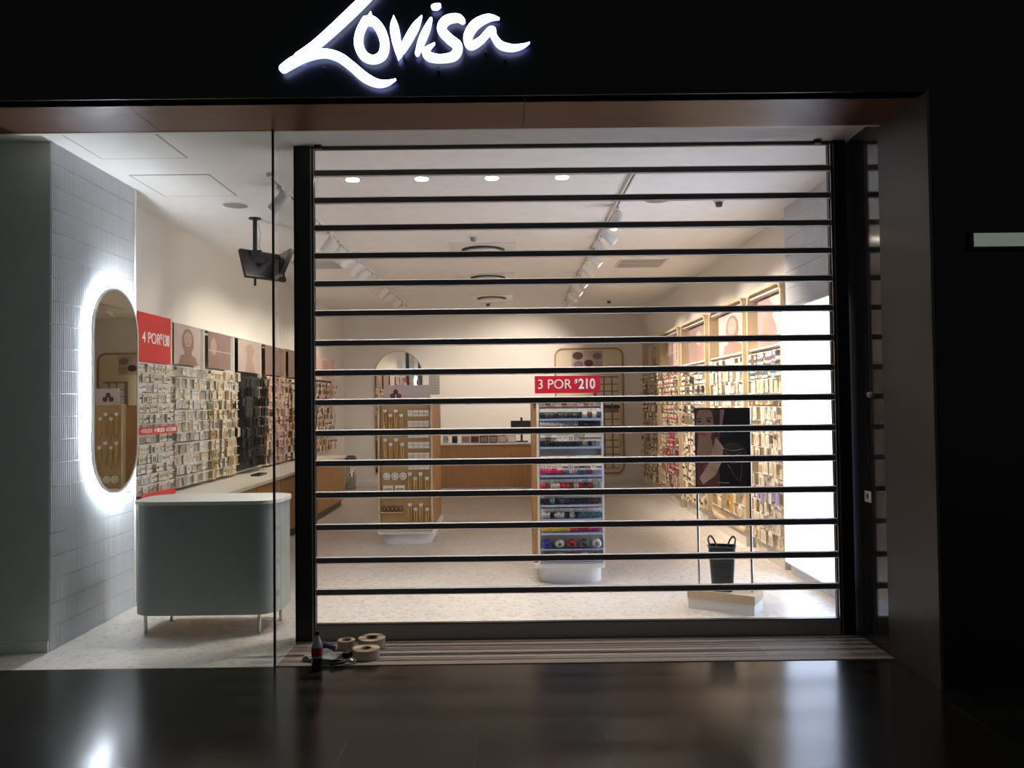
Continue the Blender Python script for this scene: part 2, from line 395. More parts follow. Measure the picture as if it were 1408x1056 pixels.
sign = thing('shop_sign', 'glowing white handwritten shop name mounted on the black fascia', 'sign', (-0.552, YF, 3.47))
letters = [
    [[(600, -150, 40), (520, -62, 50), (440, 18, 52), (330, 122, 50), (250, 190, 46), (175, 240, 40)],
     [(102, 300, 44), (150, 268, 52), (210, 240, 50), (300, 224, 44), (375, 243, 46), (440, 290, 46), (500, 342, 48), (560, 372, 40), (610, 372, 28), (655, 354, 4)]],
    [[(505, 66, 40), (480, 120, 42), (474, 180, 46), (498, 235, 46), (545, 255, 42), (590, 232, 46), (602, 175, 46), (583, 110, 48), (545, 62, 44), (510, 58, 40)], [(535, 18, 3), (530, 50, 34), (528, 66, 40)]],
    [[(648, 38, 4), (650, 90, 42), (658, 150, 46), (666, 205, 34), (670, 254, 5)], [(786, 38, 5), (755, 90, 38), (715, 160, 42), (685, 215, 30), (668, 254, 5)]],
    [[(832, 52, 14), (812, 100, 34), (786, 160, 38), (762, 226, 22)], [(845, -8, 26), (860, -10, 30), (872, -14, 22)]],
    [[(988, 62, 28), (960, 46, 40), (905, 60, 46), (884, 105, 46), (920, 150, 46), (962, 188, 48), (945, 235, 46), (880, 250, 40), (822, 240, 44), (806, 212, 34), (848, 174, 6)]],
    [[(1168, 50, 6), (1115, 46, 36), (1050, 80, 48), (1014, 140, 46), (1026, 184, 42), (1075, 160, 36), (1130, 104, 34), (1142, 140, 32), (1175, 182, 38), (1230, 196, 34), (1280, 188, 22), (1318, 170, 3)]],
]
for strokes in letters:
    m = MB()
    for st in strokes: ribbon(m, st, YF - 0.05, YF - 0.028)
    m.build('letter', sign, (0.552, -YF, -3.47))
for cx, cy in ((300, 285), (865, 295), (1100, 205), (1195, 240), (695, 235)):
    x, z = sgn(cx, cy); MB().box(x - 0.006, x + 0.006, YF - 0.04, YF, z - 0.014, z + 0.006, 'alu').build('bracket', sign, (0.552, -YF, -3.47))

# ------------------------------------------------------------------ ceiling fittings
def spot_light(name, parent, loc, aim, power, ang, col, blend=0.6, r=0.03):
    l = bpy.data.lights.new(name, 'SPOT'); l.energy = power; l.spot_size = ang; l.spot_blend = blend; l.color = col; l.shadow_soft_size = r
    o = bpy.data.objects.new(name, l); C.objects.link(o); o.parent = parent; o.location = loc
    o.rotation_euler = Vector(aim).to_track_quat('-Z', 'Y').to_euler(); return o
side = ['leftmost', 'second from the left', 'third from the left', 'rightmost']
for i, x in enumerate((-1.19, -0.66, -0.12, 0.42)):
    t = thing('downlight', f'small round lit recessed ceiling light, {side[i]} of the row behind the shutter', 'ceiling light', (x, 6.0, ZC), 0, 'recessed downlights behind the shutter')
    MB().lathe([(0.05, 0.0), (0.062, -0.003), (0.064, 0)], 'white', 24).build('trim_ring', t)
    MB().lathe([(0.001, -0.004), (0.05, -0.004), (0.052, -0.001)], 'lamp', 24).build('lamp_face', t)
    spot_light('bulb', t, (0, 0, -0.02), (0, -0.05, -1), P_DOWN, 1.8, (1.0, 0.965, 0.93), 1.0, 0.045)

# track head: cylinder on a small stirrup below the track
def track_head(x, y, aim, lit, label, group, power, col):
    t = thing('track_spotlight', label, 'spotlight', (x, y, ZC - 0.028), 0, group)
    MB().box(-0.02, 0.02, -0.05, 0.05, -0.022, 0, 'white').cyl(0.008, -0.075, -0.02, 'white', 8).build('adapter', t)
    a = Vector(aim).normalized(); q = a.to_track_quat('-Z', 'Y').to_matrix().to_4x4()
    cpos = Vector((0, 0, -0.10)) + a * 0.02
    M = Matrix.Translation(cpos) @ q
    bodyo = MB().lathe([(0.001, 0.09), (0.040, 0.09), (0.046, 0.08), (0.046, -0.085), (0.040, -0.085), (0.036, -0.065)], 'white', 20, M).build('lamp_body', t)
    MB().lathe([(0.001, -0.066), (0.037, -0.066)], 'lamp' if lit else 'lampoff', 20, M, False).build('lamp_face', bodyo)
    if lit: spot_light('bulb', t, tuple(cpos + a * 0.09), a, power, 1.35, col, 0.7, 0.03)
warm = (1.0, 0.88, 0.745)
struct('trim_9', MB().box(-1.79, -1.75, 5.8, 13.7, ZC - 0.028, ZC, 'white').box(-1.776, -1.764, 5.85, 13.65, ZC - 0.029, ZC - 0.027, 'grille'), 'left white lighting track')
struct('trim_10', MB().box(0.93, 0.97, 5.75, 13.7, ZC - 0.028, ZC, 'white').box(0.944, 0.956, 5.8, 13.65, ZC - 0.029, ZC - 0.027, 'grille'), 'right white lighting track')
yr = [6.85, 7.5, 8.1, 8.75, 9.5, 10.3, 11.1, 11.9, 12.6, 13.2]
for i, y in enumerate(yr):
    aim = (-0.32, -0.45, -0.85) if i == 0 else (-0.35, 1.0, -0.62) if i == 9 else (-0.55, 1.0, -0.72) if i == 8 else (1.0, -0.12 + 0.1 * math.sin(i * 2), -0.95 - 0.05 * (i % 3))
    track_head(0.95, y, aim, True, f'white cylindrical spotlight, {NUM[i]} from the entrance on the right ceiling track', 'spotlights on the right track', P_TRACK_R * (0.6 if i > 7 else 1), warm)
yl = [6.1, 7.0, 7.75, 8.2, 8.7, 9.15, 9.65, 10.3, 11.1, 11.7, 12.4, 13.1]
for i, y in enumerate(yl):
    track_head(-1.77, y, (0.35, 1.0, -0.85) if i == 11 else (-1.0, 0.25, -1.0 - 0.08 * (i % 3)), True, f'white cylindrical spotlight, {NUM[i]} from the entrance on the left ceiling track', 'spotlights on the left track', P_TRACK_L * (0.35 if i < 2 else 1), warm)

# access hatches
for (y0, y1, nm) in ((4.83, 5.43, 'hatch nearest the shopfront glass'), (5.81, 6.42, 'second hatch from the shopfront glass')):
    t = thing('access_hatch', 'square white ceiling access ' + nm, 'ceiling hatch', (-2.52, (y0 + y1) / 2, ZC)); h = 0.3
    m = MB()
    for a, b, c, d in ((-h, h, -h, -h + 0.008), (-h, h, h - 0.008, h), (-h, -h + 0.008, -h, h), (h - 0.008, h, -h, h)): m.box(a, b, c, d, -0.002, 0, 'grey')
    m.build('frame', t); MB().box(-h + 0.01, h - 0.01, -h + 0.01, h - 0.01, -0.003, 0, 'ceiling').build('panel', t)
for x, y, lb in ((-2.34, 6.72, 'round grey ceiling speaker above the left wall displays'), (1.28, 6.69, 'round grey ceiling speaker right of the right lighting track')):
    t = thing('ceiling_speaker', lb, 'speaker', (x, y, ZC))
    MB().lathe([(0.10, -0.006), (0.112, -0.004), (0.114, 0)], 'white', 32).build('rim', t)
    MB().lathe([(0.001, -0.007), (0.10, -0.006)], 'grey', 32).build('grille', t)
for i, (y, lb) in enumerate(((8.75, 'nearest'), (10.7, 'middle'), (12.8, 'farthest'))):
    t = thing('air_diffuser', f'{lb} of the three square ceiling air diffusers with a round dark slot', 'air vent', (-0.28, y, ZC), 0, 'square ceiling air diffusers')
    MB().box(-0.36, 0.36, -0.36, 0.36, -0.012, 0, 'white').build('plate', t)
    MB().lathe([(0.17, -0.012), (0.243, -0.013), (0.243, -0.012)], 'grille', 32).build('slot', t)
    MB().lathe([(0.17, -0.012), (0.235, -0.045), (0.20, -0.055), (0.001, -0.05)], 'white', 32).build('disc', t)
for x, y, lb in ((1.65, 9.75, 'faint flat ceiling grille right of the right lighting track'), (-2.35, 9.6, 'faint flat ceiling grille left of the left lighting track')):
    t = thing('ceiling_grille', lb, 'air vent', (x, y, ZC))
    MB().box(-0.3, 0.3, -0.3, 0.3, -0.01, 0, 'white').build('plate', t)
    m = MB()
    for k in range(8): m.box(-0.27, 0.27, -0.27 + k * 0.068, -0.25 + k * 0.068, -0.014, -0.01, 'grey')
    m.build('louvre', t)
for x, y, lb, dk in ((1.83, 6.76, 'dark sprinkler head near the top right of the shutter', 'grille'), (1.70, 13.3, 'tiny dark sprinkler far back, right of the right track', 'grille'), (-0.36, 13.5, 'tiny sprinkler behind the farthest air diffuser', 'grille'), (-0.36, 8.1, 'pale smoke detector in front of the nearest air diffuser', 'white')):
    t = thing('sprinkler_head' if dk == 'grille' else 'smoke_detector', lb, 'sprinkler' if dk == 'grille' else 'smoke detector', (x, y, ZC))
    MB().lathe([(0.001, -0.012), (0.045, -0.01), (0.05, 0)], 'white', 20).build('escutcheon' if dk == 'grille' else 'base_plate', t)
    MB().cyl(0.026, -0.05, -0.012, dk if dk == 'grille' else 'grey', 14, None, 0.034).build('nozzle' if dk == 'grille' else 'sensor_housing', t)

# hanging monitors
t = thing('hanging_monitor', 'pair of black angled screens hanging from a ceiling pole above the left displays', 'monitor', (-2.33, 7.2, ZC))
MB().lathe([(0.001, -0.012), (0.055, -0.012), (0.055, 0)], 'blackmetal', 20).build('ceiling_plate', t)
MB().cyl(0.02, -0.42, -0.01, 'blackmetal', 12).build('pole', t)
MB().box(-0.03, 0.06, -0.03, 0.03, -0.36, -0.30, 'blackmetal').box(-0.02, 0.1, -0.02, 0.02, -0.42, -0.36, 'blackmetal').build('bracket', t)
Ma = Matrix.Translation((0.05, 0.06, -0.43)) @ Matrix.Rotation(math.radians(50), 4, 'Z') @ Matrix.Rotation(math.radians(-22), 4, 'X')
MB().box(-0.21, 0.21, -0.018, 0.018, -0.14, 0.14, 'blackpl', Ma).box(-0.195, 0.195, -0.02, -0.017, -0.125, 0.125, 'navy', Ma).build('screen', t)
Mb = Matrix.Translation((0.235, 0.03, -0.43)) @ Matrix.Rotation(math.radians(-58), 4, 'Z') @ Matrix.Rotation(math.radians(-22), 4, 'X')
MB().box(-0.19, 0.19, -0.018, 0.018, -0.13, 0.13, 'blackpl', Mb).box(-0.175, 0.175, -0.02, -0.017, -0.115, 0.115, 'navy', Mb).build('screen', t)
MB().cyl(0.012, -0.625, -0.56, 'blackmetal', 10).build('knob', t)
MB().tube([(0.03, 0, -0.05), (0.05, 0.01, -0.15), (0.035, 0, -0.25), (0.06, 0, -0.33)], 0.003, 'grey', 6).build('cable', t)

# ------------------------------------------------------------------ backlit mirror on the tiled wall
t = thing('oval_mirror', 'tall pill-shaped mirror with a bright backlit halo on the white tiled wall', 'mirror', (XTILE, 5.76, 1.68), PI / 2)
def stadium(wd, h, n=14):
    r = wd / 2; return [(r * math.cos(a), (h / 2 - r) + r * math.sin(a)) for a in [PI * i / n for i in range(n + 1)]] + [(r * math.cos(a), -(h / 2 - r) + r * math.sin(a)) for a in [PI + PI * i / n for i in range(n + 1)]]
def ring(m, outer, inner, z0, z1, mt, M=None):
    n = len(outer)
    vs = [(x, y, z) for z in (z0, z1) for pts in (outer, inner) for x, y in pts]
    fs = []
    for i in range(n):
        j = (i + 1) % n
        fs += [(i, j, 2 * n + j, 2 * n + i), (n + j, n + i, 3 * n + i, 3 * n + j), (n + i, n + j, j, i), (2 * n + i, 2 * n + j, 3 * n + j, 3 * n + i)]
    return m.add(vs, fs, mt, False, M)
m = MB(); ring(m, stadium(0.66, 1.50), stadium(0.63, 1.47), 0.055, 0.075, 'white', RX); m.build('frame', t)
MB().prism(stadium(0.632, 1.472), 0.062, 0.071, 'mirror', RX).build('mirror_glass', t)
m = MB(); ring(m, stadium(0.60, 1.44), stadium(0.585, 1.425), 0.016, 0.042, 'led', RX); m.build('led_strip', t)
MB().prism(stadium(0.58, 1.42), 0.001, 0.061, 'white', RX).build('back_box', t)

# ------------------------------------------------------------------ white counter in the window
t = thing('display_counter', 'white rounded counter on thin legs standing behind the shopfront glass', 'counter', (-2.1, 5.6, 0))
body = rrect(-0.5, 0.5, -0.24, 0.24, 0.16, 10)
MB().prism(body, 0.14, 0.885, 'counterwhite', smooth=True).build('body', t)
MB().prism(rrect(-0.51, 0.51, -0.25, 0.25, 0.165, 10), 0.885, 0.91, 'white', smooth=True).build('top', t)
for x, y in ((-0.42, -0.16), (0.36, -0.16), (-0.38, 0.16), (0.42, 0.14)): MB().cyl(0.012, 0, 0.14, 'chrome', 12, Matrix.Translation((x, y, 0))).build('leg', t)

# ------------------------------------------------------------------ product prototypes (top edge at the origin, facing local -y)
def proto_card(w_, h, body, jewel, style):
    m = MB(); m.box(-w_ / 2, w_ / 2, -0.0015, 0.0015, -h, 0, body)
    if style == 'studs':
        for sx in (-1, 1): m.box(sx * w_ * 0.2 - 0.004, sx * w_ * 0.2 + 0.004, -0.006, -0.0015, -h * 0.55, -h * 0.38, jewel)
    elif style == 'hoops':
        for sx in (-1, 1):
            m.tube([(sx * w_ * 0.22 + 0.010 * math.cos(a), -0.005, -h * 0.55 + 0.012 * math.sin(a)) for a in [PI * k / 3 for k in range(6)]], 0.0018, jewel, 4, True)
    elif style == 'chain':
        m.tube([(-w_ * 0.34, -0.004, -0.006), (-w_ * 0.22, -0.005, -h * 0.55), (0, -0.006, -h * 0.82), (w_ * 0.22, -0.005, -h * 0.55), (w_ * 0.34, -0.004, -0.006)], 0.0016, jewel, 4)
    elif style == 'drops':
        for sx in (-1, 1): m.box(sx * w_ * 0.2 - 0.003, sx * w_ * 0.2 + 0.003, -0.006, -0.0015, -h * 0.9, -h * 0.3, jewel)
    elif style == 'band':
        m.box(-w_ / 2, w_ / 2, -0.008, -0.0015, -h * 0.7, -h * 0.45, jewel)
    return m.mesh('card')
def place(me, name, M, label, cat, group):
    o = bpy.data.objects.new(name, me); C.objects.link(o); o.matrix_world = M; return tag(o, label, cat, group)
CARDS = {}
def card(w_, h, b, j, s):
    k = (w_, h, b, j, s)
    if k not in CARDS: CARDS[k] = proto_card(*k)
    return CARDS[k]

# generic wall display: a frame box standing off the wall; local x runs along the wall, local -y faces the shop
def display(name, label, frame_m, w_, z0, z1, depth, M, back='beige', header=None, r=0.0, cat='wall display', group=None, rim=0.03, side_m=None):
    t = bpy.data.objects.new(name, None); C.objects.link(t); t.matrix_world = M; tag(t, label, cat, group)
    r_ = max(r, 0.001)
    o = rrect(-w_ / 2, w_ / 2, z0, z1, r_, 6); i_ = rrect(-w_ / 2 + rim, w_ / 2 - rim, z0 + rim, z1 - rim, max(r_ - rim, 0.001), 6)
    m = MB(); ring(m, o, i_, 0.0, depth, frame_m, RX); m.build('frame', t)
    MB().prism(i_, 0.0, 0.012, back, RX).build('back_panel', t)
    return t

# flat fashion posters: one mesh, printed shapes inside it
def poster(w_, h, style, m=None, M=None, bgm='rose'):
    m = m or MB(); f = lambda pts, mt, d: m.poly([(x * w_, -d, z * h) for x, z in pts], mt, M)
    m.box(-w_ / 2, w_ / 2, -0.004, 0.0, -h / 2, h / 2, bgm, M)
    def ell(cx, cz, a, b, mt, d, n=14): f([(cx + a * math.cos(2 * PI * k / n), cz + b * math.sin(2 * PI * k / n)) for k in range(n)][::-1], mt, d)
    if style == 'portrait':
        ell(0.0, 0.10, 0.23, 0.33, 'taupe', 0.0050); f([(-0.36, -0.5), (-0.28, -0.28), (0.0, -0.18), (0.3, -0.3), (0.38, -0.5)], 'skin', 0.0051); ell(-0.06, 0.2, 0.025, 0.012, 'taupe', 0.006); ell(0.07, 0.2, 0.025, 0.012, 'taupe', 0.006); ell(0.0, 0.05, 0.05, 0.018, 'mauve', 0.006)
        ell(0.0, 0.16, 0.15, 0.2, 'skin2', 0.0056); f([(-0.18, -0.5), (-0.1, 0.02), (0.1, 0.02), (0.2, -0.5)], 'skin', 0.0053)
    elif style == 'split':
        f([(-0.5, -0.5), (-0.5, 0.5), (-0.05, 0.5), (-0.05, -0.5)], 'taupe', 0.0050); ell(-0.27, 0.1, 0.13, 0.24, 'skin2', 0.0056)
        ell(0.25, 0.0, 0.12, 0.33, 'skin', 0.0056); f([(-0.5, -0.03), (-0.5, 0), (0.5, 0), (0.5, -0.03)], 'rose', 0.006)
    elif style == 'profile':
        f([(-0.5, -0.5), (-0.5, 0.5), (-0.1, 0.5), (0.12, 0.25), (0.02, 0.1), (0.15, -0.1), (0.2, -0.5)], 'mauve', 0.0050)
        f([(-0.35, -0.5), (-0.3, 0.1), (-0.05, 0.2), (0.05, 0.0), (0.0, -0.5)], 'skin', 0.0056)
    elif style == 'bubbles':
        for cx, cz, a, mt in ((-0.3, 0.25, 0.17, 'plum'), (0.02, 0.3, 0.15, 'rose'), (0.33, 0.22, 0.15, 'mauve'), (-0.28, -0.22, 0.16, 'mauve'), (0.05, -0.15, 0.15, 'plum'), (0.34, -0.25, 0.16, 'skin2')):
            ell(cx, cz, a, a * 1.25, mt, 0.005 + 0.0006 * random.random())
    elif style == 'plain':
        f([(-0.2, -0.5), (-0.12, 0.05), (-0.2, 0.3), (0.05, 0.42), (0.22, 0.2), (0.1, -0.05), (0.25, -0.5)], 'skin2', 0.005)
    return m

# ------------------------------------------------------------------ left wall: five bays and a worktop
XC = -3.10
yb = [6.5, 7.26, 8.1, 8.98, 9.95, 11.0, 12.3, 13.9]
RAILZ = {0: [1.93 - 0.0865 * k for k in range(13)]}
bay_name = ['below the coral price sign', 'second bay from the coral price sign', 'third bay from the coral price sign', 'bay of black hair pieces', 'pink bay after the black one', 'bay nearest the entrance post', 'farthest bay on the left wall']
for i in range(7):
    y0, y1 = yb[i], yb[i + 1]
    dsp = display('wall_display', f'left wall product panel, {bay_name[i]}' if i else 'left wall product panel below the coral price sign', 'oak' if i > 4 else 'white', y1 - y0 - 0.01, 0.79, 2.36, 0.05,
            face_left_wall(XL, (y0 + y1) / 2, 0), 'dark' if i == 3 else 'linen' if i < 4 else 'beige', group='left wall product panels', rim=0.012 if i < 5 else 0.05)
    if i != 3:
        for z in RAILZ.get(i, [1.93 - 0.103 * k for k in range(11)]):
            MB().box(-(y1 - y0) / 2 + 0.02, (y1 - y0) / 2 - 0.02, -0.115, -0.105, z - 0.004, z + 0.004, 'white').build('card_rail', dsp)
# rails that carry the hooks
t = thing('worktop_cabinet', 'long low cabinet with pale top and oak front under the left wall display', 'cabinet', (-2.87, 9.6, 0))
MB().box(-0.31, 0.30, -3.3, 2.75, 0.735, 0.77, 'linen').build('worktop', t)
MB().box(-0.31, 0.27, -3.28, 2.72, 0.10, 0.735, 'oak').build('carcass', t)
MB().box(-0.31, 0.22, -3.25, 2.7, 0.0, 0.10, 'grille').build('plinth', t)
for k in range(7): MB().box(0.27, 0.285, -3.27 + k * 0.85, -2.43 + k * 0.85, 0.12, 0.725, 'oak').build('door', t)
tag(MB().box(-0.05, 0.05, -0.14, 0.14, 0, 0.02, 'blackpl').build('tool_case', None, (-2.86, 8.95, 0.77)), 'flat black case lying on the pale left worktop', 'case')

# posters over the bays
for i, (y0, y1, st, bgm, lb) in enumerate(((7.32, 7.95, 'portrait', 'rose', 'fashion portrait poster right of the coral price sign'), (8.15, 8.80, 'split', 'mauve', 'poster split by a white line above the third left bay'),
        (9.05, 9.85, 'plain', 'rose', 'pale pink poster above the black hair pieces'), (10.05, 10.9, 'profile', 'taupe', 'brown poster above the pink bay'), (11.1, 11.95, 'portrait', 'taupe', 'dark poster beside the entrance post'))):
    o = poster(y1 - y0, 0.38, st, bgm=bgm).build('poster'); o.matrix_world = face_left_wall(XC - 0.03, (y0 + y1) / 2, 2.15); tag(o, lb, 'poster', 'posters over the left wall')
t = thing('price_sign', 'coral price card above the nearest left wall display reading four for 130', 'sign', (XC - 0.02, 6.93, 2.15), PI / 2)
bo = MB().box(-0.36, 0.29, -0.006, 0, -0.205, 0.215, 'coral').box(0.29, 0.32, -0.006, 0, -0.205, 0.215, 'cream').build('board', t)
text_obj('4 POR', 0.135, 'textwhite', bo, (-0.10, -0.008, 0.0), (PI / 2, 0, 0), off=0.001, sx=0.95)
text_obj('$', 0.08, 'textwhite', bo, (0.088, -0.008, 0.03), (PI / 2, 0, 0), off=0.001)
text_obj('130', 0.14, 'textwhite', bo, (0.185, -0.008, 0.0), (PI / 2, 0, 0), off=0.003, sx=0.68)
for z, yy, ln, lb in ((1.355, 6.83, 0.74, 'long thin coral shelf strip halfway down the nearest left display'), (0.80, 6.83, 0.66, 'coral shelf strip at the foot of the nearest left display')):
    t = thing('shelf_strip', lb, 'shelf strip', (XC + 0.05, yy, z), PI / 2)
    MB().box(-ln / 2, ln / 2, -0.003, 0.0, -0.03, 0.03, 'coral').box(-ln / 2, ln / 2, 0, 0.09, -0.03, -0.025, 'coral').build('strip', t)
    if z > 1: text_obj('4 POR $130   4 POR $130   4 POR $130', 0.05, 'textwhite', t, (0, -0.005, 0), (PI / 2, 0, 0), sx=0.8)

def hang_bay(x, yA, yB_, zs_, pitch, kinds, name, cat, lab, group, side_='L', jitter=0.13, offs=(0.02, 0.07), indiv=True, stuff=None):
    """rows of hanging products; kinds(row, col) gives the card recipe"""
    for r, z in enumerate(zs_):
        n = max(1, int((yB_ - yA - 0.03) / pitch)); p = (yB_ - yA - 0.03) / n
        for c in range(n):
            rec = kinds(r, c, n)
            if rec is None: continue
            y = yA + 0.015 + p * (c + 0.5) + random.uniform(-0.12, 0.12) * p
            off = random.uniform(*offs); zz = z + random.uniform(-0.006, 0.006)
            X = x + off if side_ == 'L' else x - off
            base = face_left_wall(X, y, zz) if side_ == 'L' else face_right_wall(X, y, zz)
            M = base @ Matrix.Rotation(random.uniform(-jitter, jitter), 4, 'Z') @ Matrix.Rotation(random.uniform(-0.05, 0.05), 4, 'Y')
            me = card(*rec)
            if indiv:
                place(me, name, M, lab(r, c, n), cat, group)
            else:
                tgt = stuff
                o = len(tgt.v)
                for v in me.vertices: tgt.v.append(tuple(M @ v.co))
                for pl in me.polygons:
                    tgt.f.append(tuple(k + o for k in pl.vertices)); tgt.mi.append(tgt.slot(KEY[me.materials[pl.material_index].name])); tgt.sm.append(False)
KEY = {m.name: k for k, m in W.items()}
def pick(*a): return random.choice(a)
def k_earr(r, c, n): return (0.064, 0.074, pick('card', 'card', 'white', 'cream'), pick('gold', 'silver', 'cardg', 'dark'), pick('studs', 'hoops', 'drops'))
def k_white(r, c, n): return (0.070, 0.094 if r % 3 else 0.082, pick('card', 'card', 'white', 'cardg'), pick('silver', 'gold', 'lilac'), pick('studs', 'drops', 'chain'))
rows13 = [1.93 - 0.0865 * k for k in range(13)]
hang_bay(XC - 0.03, 6.53, 7.24, rows13, 0.068, k_earr, 'earring_card', 'earring card', lambda r, c, n: f'{NUM[c]} earring card from the left, {ORD[r]} row of the bay below the coral sign', 'earring cards below the coral sign', offs=(0.02, 0.045))
rows11 = [1.93 - 0.103 * k for k in range(11)]
hang_bay(XC - 0.03, 7.28, 8.08, rows11, 0.075, k_white, 'earring_card', 'earring card', lambda r, c, n: f'{NUM[c]} white card from the left, {ORD[r]} row, second bay from coral sign', 'earring cards in the second left bay', offs=(0.02, 0.045))
st = MB()
hang_bay(XC - 0.03, 8.11, 8.95, rows11, 0.075, lambda r, c, n: (0.074, 0.095, pick('cream', 'card', 'cream', 'beige'), pick('gold', 'brown', 'dark'), pick('chain', 'drops', 'studs')), '', '', None, '', indiv=False, stuff=st)
hang_bay(XC - 0.03, 9.98, 10.97, rows11, 0.08, lambda r, c, n: (0.078, 0.096, pick('cardp', 'cream', 'cardp') if r < 7 else pick('lilac', 'cardp', 'cream'), pick('gold', 'gold', 'silver', 'magenta'), pick('chain', 'chain', 'band')), '', '', None, '', indiv=False, stuff=st)
for a, b in ((11.04, 12.25), (12.4, 13.85)):
    hang_bay(XC - 0.02, a, b, rows11, 0.085, lambda r, c, n: (0.08, 0.096, pick('cream', 'beige', 'card', 'cardp'), pick('dark', 'gold', 'brown'), pick('chain', 'band', 'drops')), '', '', None, '', indiv=False, stuff=st)
tag(st.build('jewellery_card'), 'cream and pink jewellery cards filling the farther left wall bays', 'jewellery cards', 'jewellery cards on the farther left bays', 'stuff')
# black hair pieces
def comb_mesh():
    m = MB(); m.box(-0.047, 0.047, -0.0015, 0.0015, -0.05, 0, 'blackpl')
    for k in range(6): m.box(-0.045 + k * 0.0155, -0.033 + k * 0.0155, -0.012, 0.004, -0.11, -0.03, 'blackpl')
    m.box(-0.047, 0.047, -0.02, 0.006, -0.035, -0.02, 'blackpl'); return m.mesh('hair_comb')
cm = comb_mesh()
for r in range(9):
    for c in range(9):
        y = 9.02 + c * 0.096 + random.uniform(-0.01, 0.01)
        if r == 8 and c < 2: continue
        place(cm, 'hair_comb', face_left_wall(XC + random.uniform(0.03, 0.09), y, 1.90 - r * 0.118) @ Matrix.Rotation(random.uniform(-0.3, 0.3), 4, 'Z'),
              f'{NUM[c]} black hair comb from the left, {ORD[r]} row of the black left bay', 'hair comb', 'black hair combs on the left wall')
# headline on the far pair of bays
o = poster(1.3, 0.38, 'plain', bgm='cardp').build('poster'); o.matrix_world = face_left_wall(XC + 0.02, 13.1, 2.16); tag(o, 'coral pink poster at the far end of the left wall', 'poster')

# ------------------------------------------------------------------ right wall: lightbox and five framed bays
t = thing('lightbox', 'tall glowing blank white lightbox on the right wall beside the shutter', 'lightbox', (2.49, 6.33, 0), -PI / 2)
MB().box(-0.76, 0.76, -0.03, 0.0, 0.10, 2.36, 'white').build('housing', t)
MB().box(-0.75, 0.75, -0.034, -0.03, 0.115, 2.345, 'lightbox').build('lit_face', t)
rb = [(7.12, 8.15), (8.3, 9.7), (9.9, 11.3), (11.5, 12.9), (13.15, 14.6)]
rn = ['beside the lightbox', 'second from the lightbox', 'third from the lightbox', 'fourth from the lightbox', 'in the back right corner']
rst = [('profile', 'rose'), ('portrait', 'rose'), ('portrait', 'mauve'), ('split', 'rose'), ('portrait', 'rose')]
for i, (a, b) in enumerate(rb):
    t = display('framed_display', f'tall round-cornered oak display frame on the right wall, {rn[i]}', 'oakpale', b - a, 0.16, 2.66, 0.13, face_right_wall(XR, (a + b) / 2, 0), 'linen', r=0.12, group='oak display frames on the right wall')
    MB().box(-(b - a) / 2 + 0.05, (b - a) / 2 - 0.05, -0.11, -0.012, 2.585, 2.60, 'lampoff').build('light_shelf', t)
    MB().box(-(b - a) / 2 + 0.04, (b - a) / 2 - 0.04, -0.12, -0.012, 2.06, 2.075, 'white').build('shelf', t)
    MB().box(-(b - a) / 2 + 0.1, (b - a) / 2 - 0.1, -0.10, 0, 0.0, 0.16, 'linen').build('plinth', t)
    for z in [2.02 - 0.132 * k for k in range(14)]:
        MB().box(-(b - a) / 2 + 0.03, (b - a) / 2 - 0.03, -0.135, -0.129, z - 0.003, z + 0.003, 'card').build('card_rail', t)
    o = poster((b - a) * 0.82, 0.48, rst[i][0], bgm=rst[i][1]).build('poster'); o.matrix_world = face_right_wall(XR - 0.035, (a + b) / 2, 2.33)
    tag(o, f'fashion poster at the top of the right wall frame {rn[i]}', 'poster', 'posters in the right wall frames')
XD = 2.52
rowsR = [2.02 - 0.132 * k for k in range(14)]
def k_r1(r, c, n):
    if r == 0: return (0.075, 0.11, pick('lilac', 'rose'), 'silver', 'band')
    if r == 1: return (0.075, 0.11, pick('sky', 'sky', 'card'), 'silver', 'band')
    if r == 3: return (0.075, 0.11, pick('cream', 'beige'), 'gold', 'chain')
    if r == 10: return (0.07, 0.115, pick('card', 'lilac'), 'lilac', 'chain')
    return (0.078, 0.125, pick('cream', 'card', 'card', 'cream'), pick('gold', 'gold', 'silver'), pick('chain', 'chain', 'drops'))
hang_bay(XD, rb[0][0] + 0.05, rb[0][1] - 0.05, rowsR, 0.083, k_r1, 'necklace_card', 'necklace card', lambda r, c, n: f'{NUM[n-1-c]} necklace card from the left, {ORD[r]} row of the frame beside the lightbox', 'necklace cards beside the lightbox', 'R', offs=(0.02, 0.09))
def k_r2(r, c, n):
    if r >= 10: return (0.1, 0.12, pick('cream', 'beige', 'yellow'), 'gold', 'drops')
    return (0.102, 0.12, pick('card', 'white', 'cream'), pick('gold', 'silver'), pick('chain', 'drops', 'hoops'))
hang_bay(XD, rb[1][0] + 0.06, rb[1][1] - 0.06, rowsR[:13], 0.115, k_r2, 'necklace_card', 'necklace card', lambda r, c, n: f'{NUM[n-1-c]} white card from the left, {ORD[r]} row, second frame from the lightbox', 'necklace cards in the second right frame', 'R', offs=(0.02, 0.10))
st = MB()
def k_r3(r, c, n):
    if r < 6: return (0.085, 0.10, pick('card', 'dark', 'cardg'), pick('dark', 'silver'), 'band')
    return (0.08, 0.115, pick('card', 'cream'), pick('gold', 'dark'), pick('chain', 'band'))
def k_r4(r, c, n):
    if c > n * 0.5: return (0.09, 0.1, pick('cream', 'card'), pick('gold', 'beige', 'brown'), 'band')
    if r < 7: return (0.09, 0.1, pick('cream', 'card', 'cardp'), pick('redp', 'gold', 'magenta'), 'band')
    return (0.09, 0.11, pick('redp', 'magenta', 'redf'), pick('card', 'magenta'), 'band') if r < 12 else (0.09, 0.11, pick('card', 'redp'), 'redp', 'hoops')
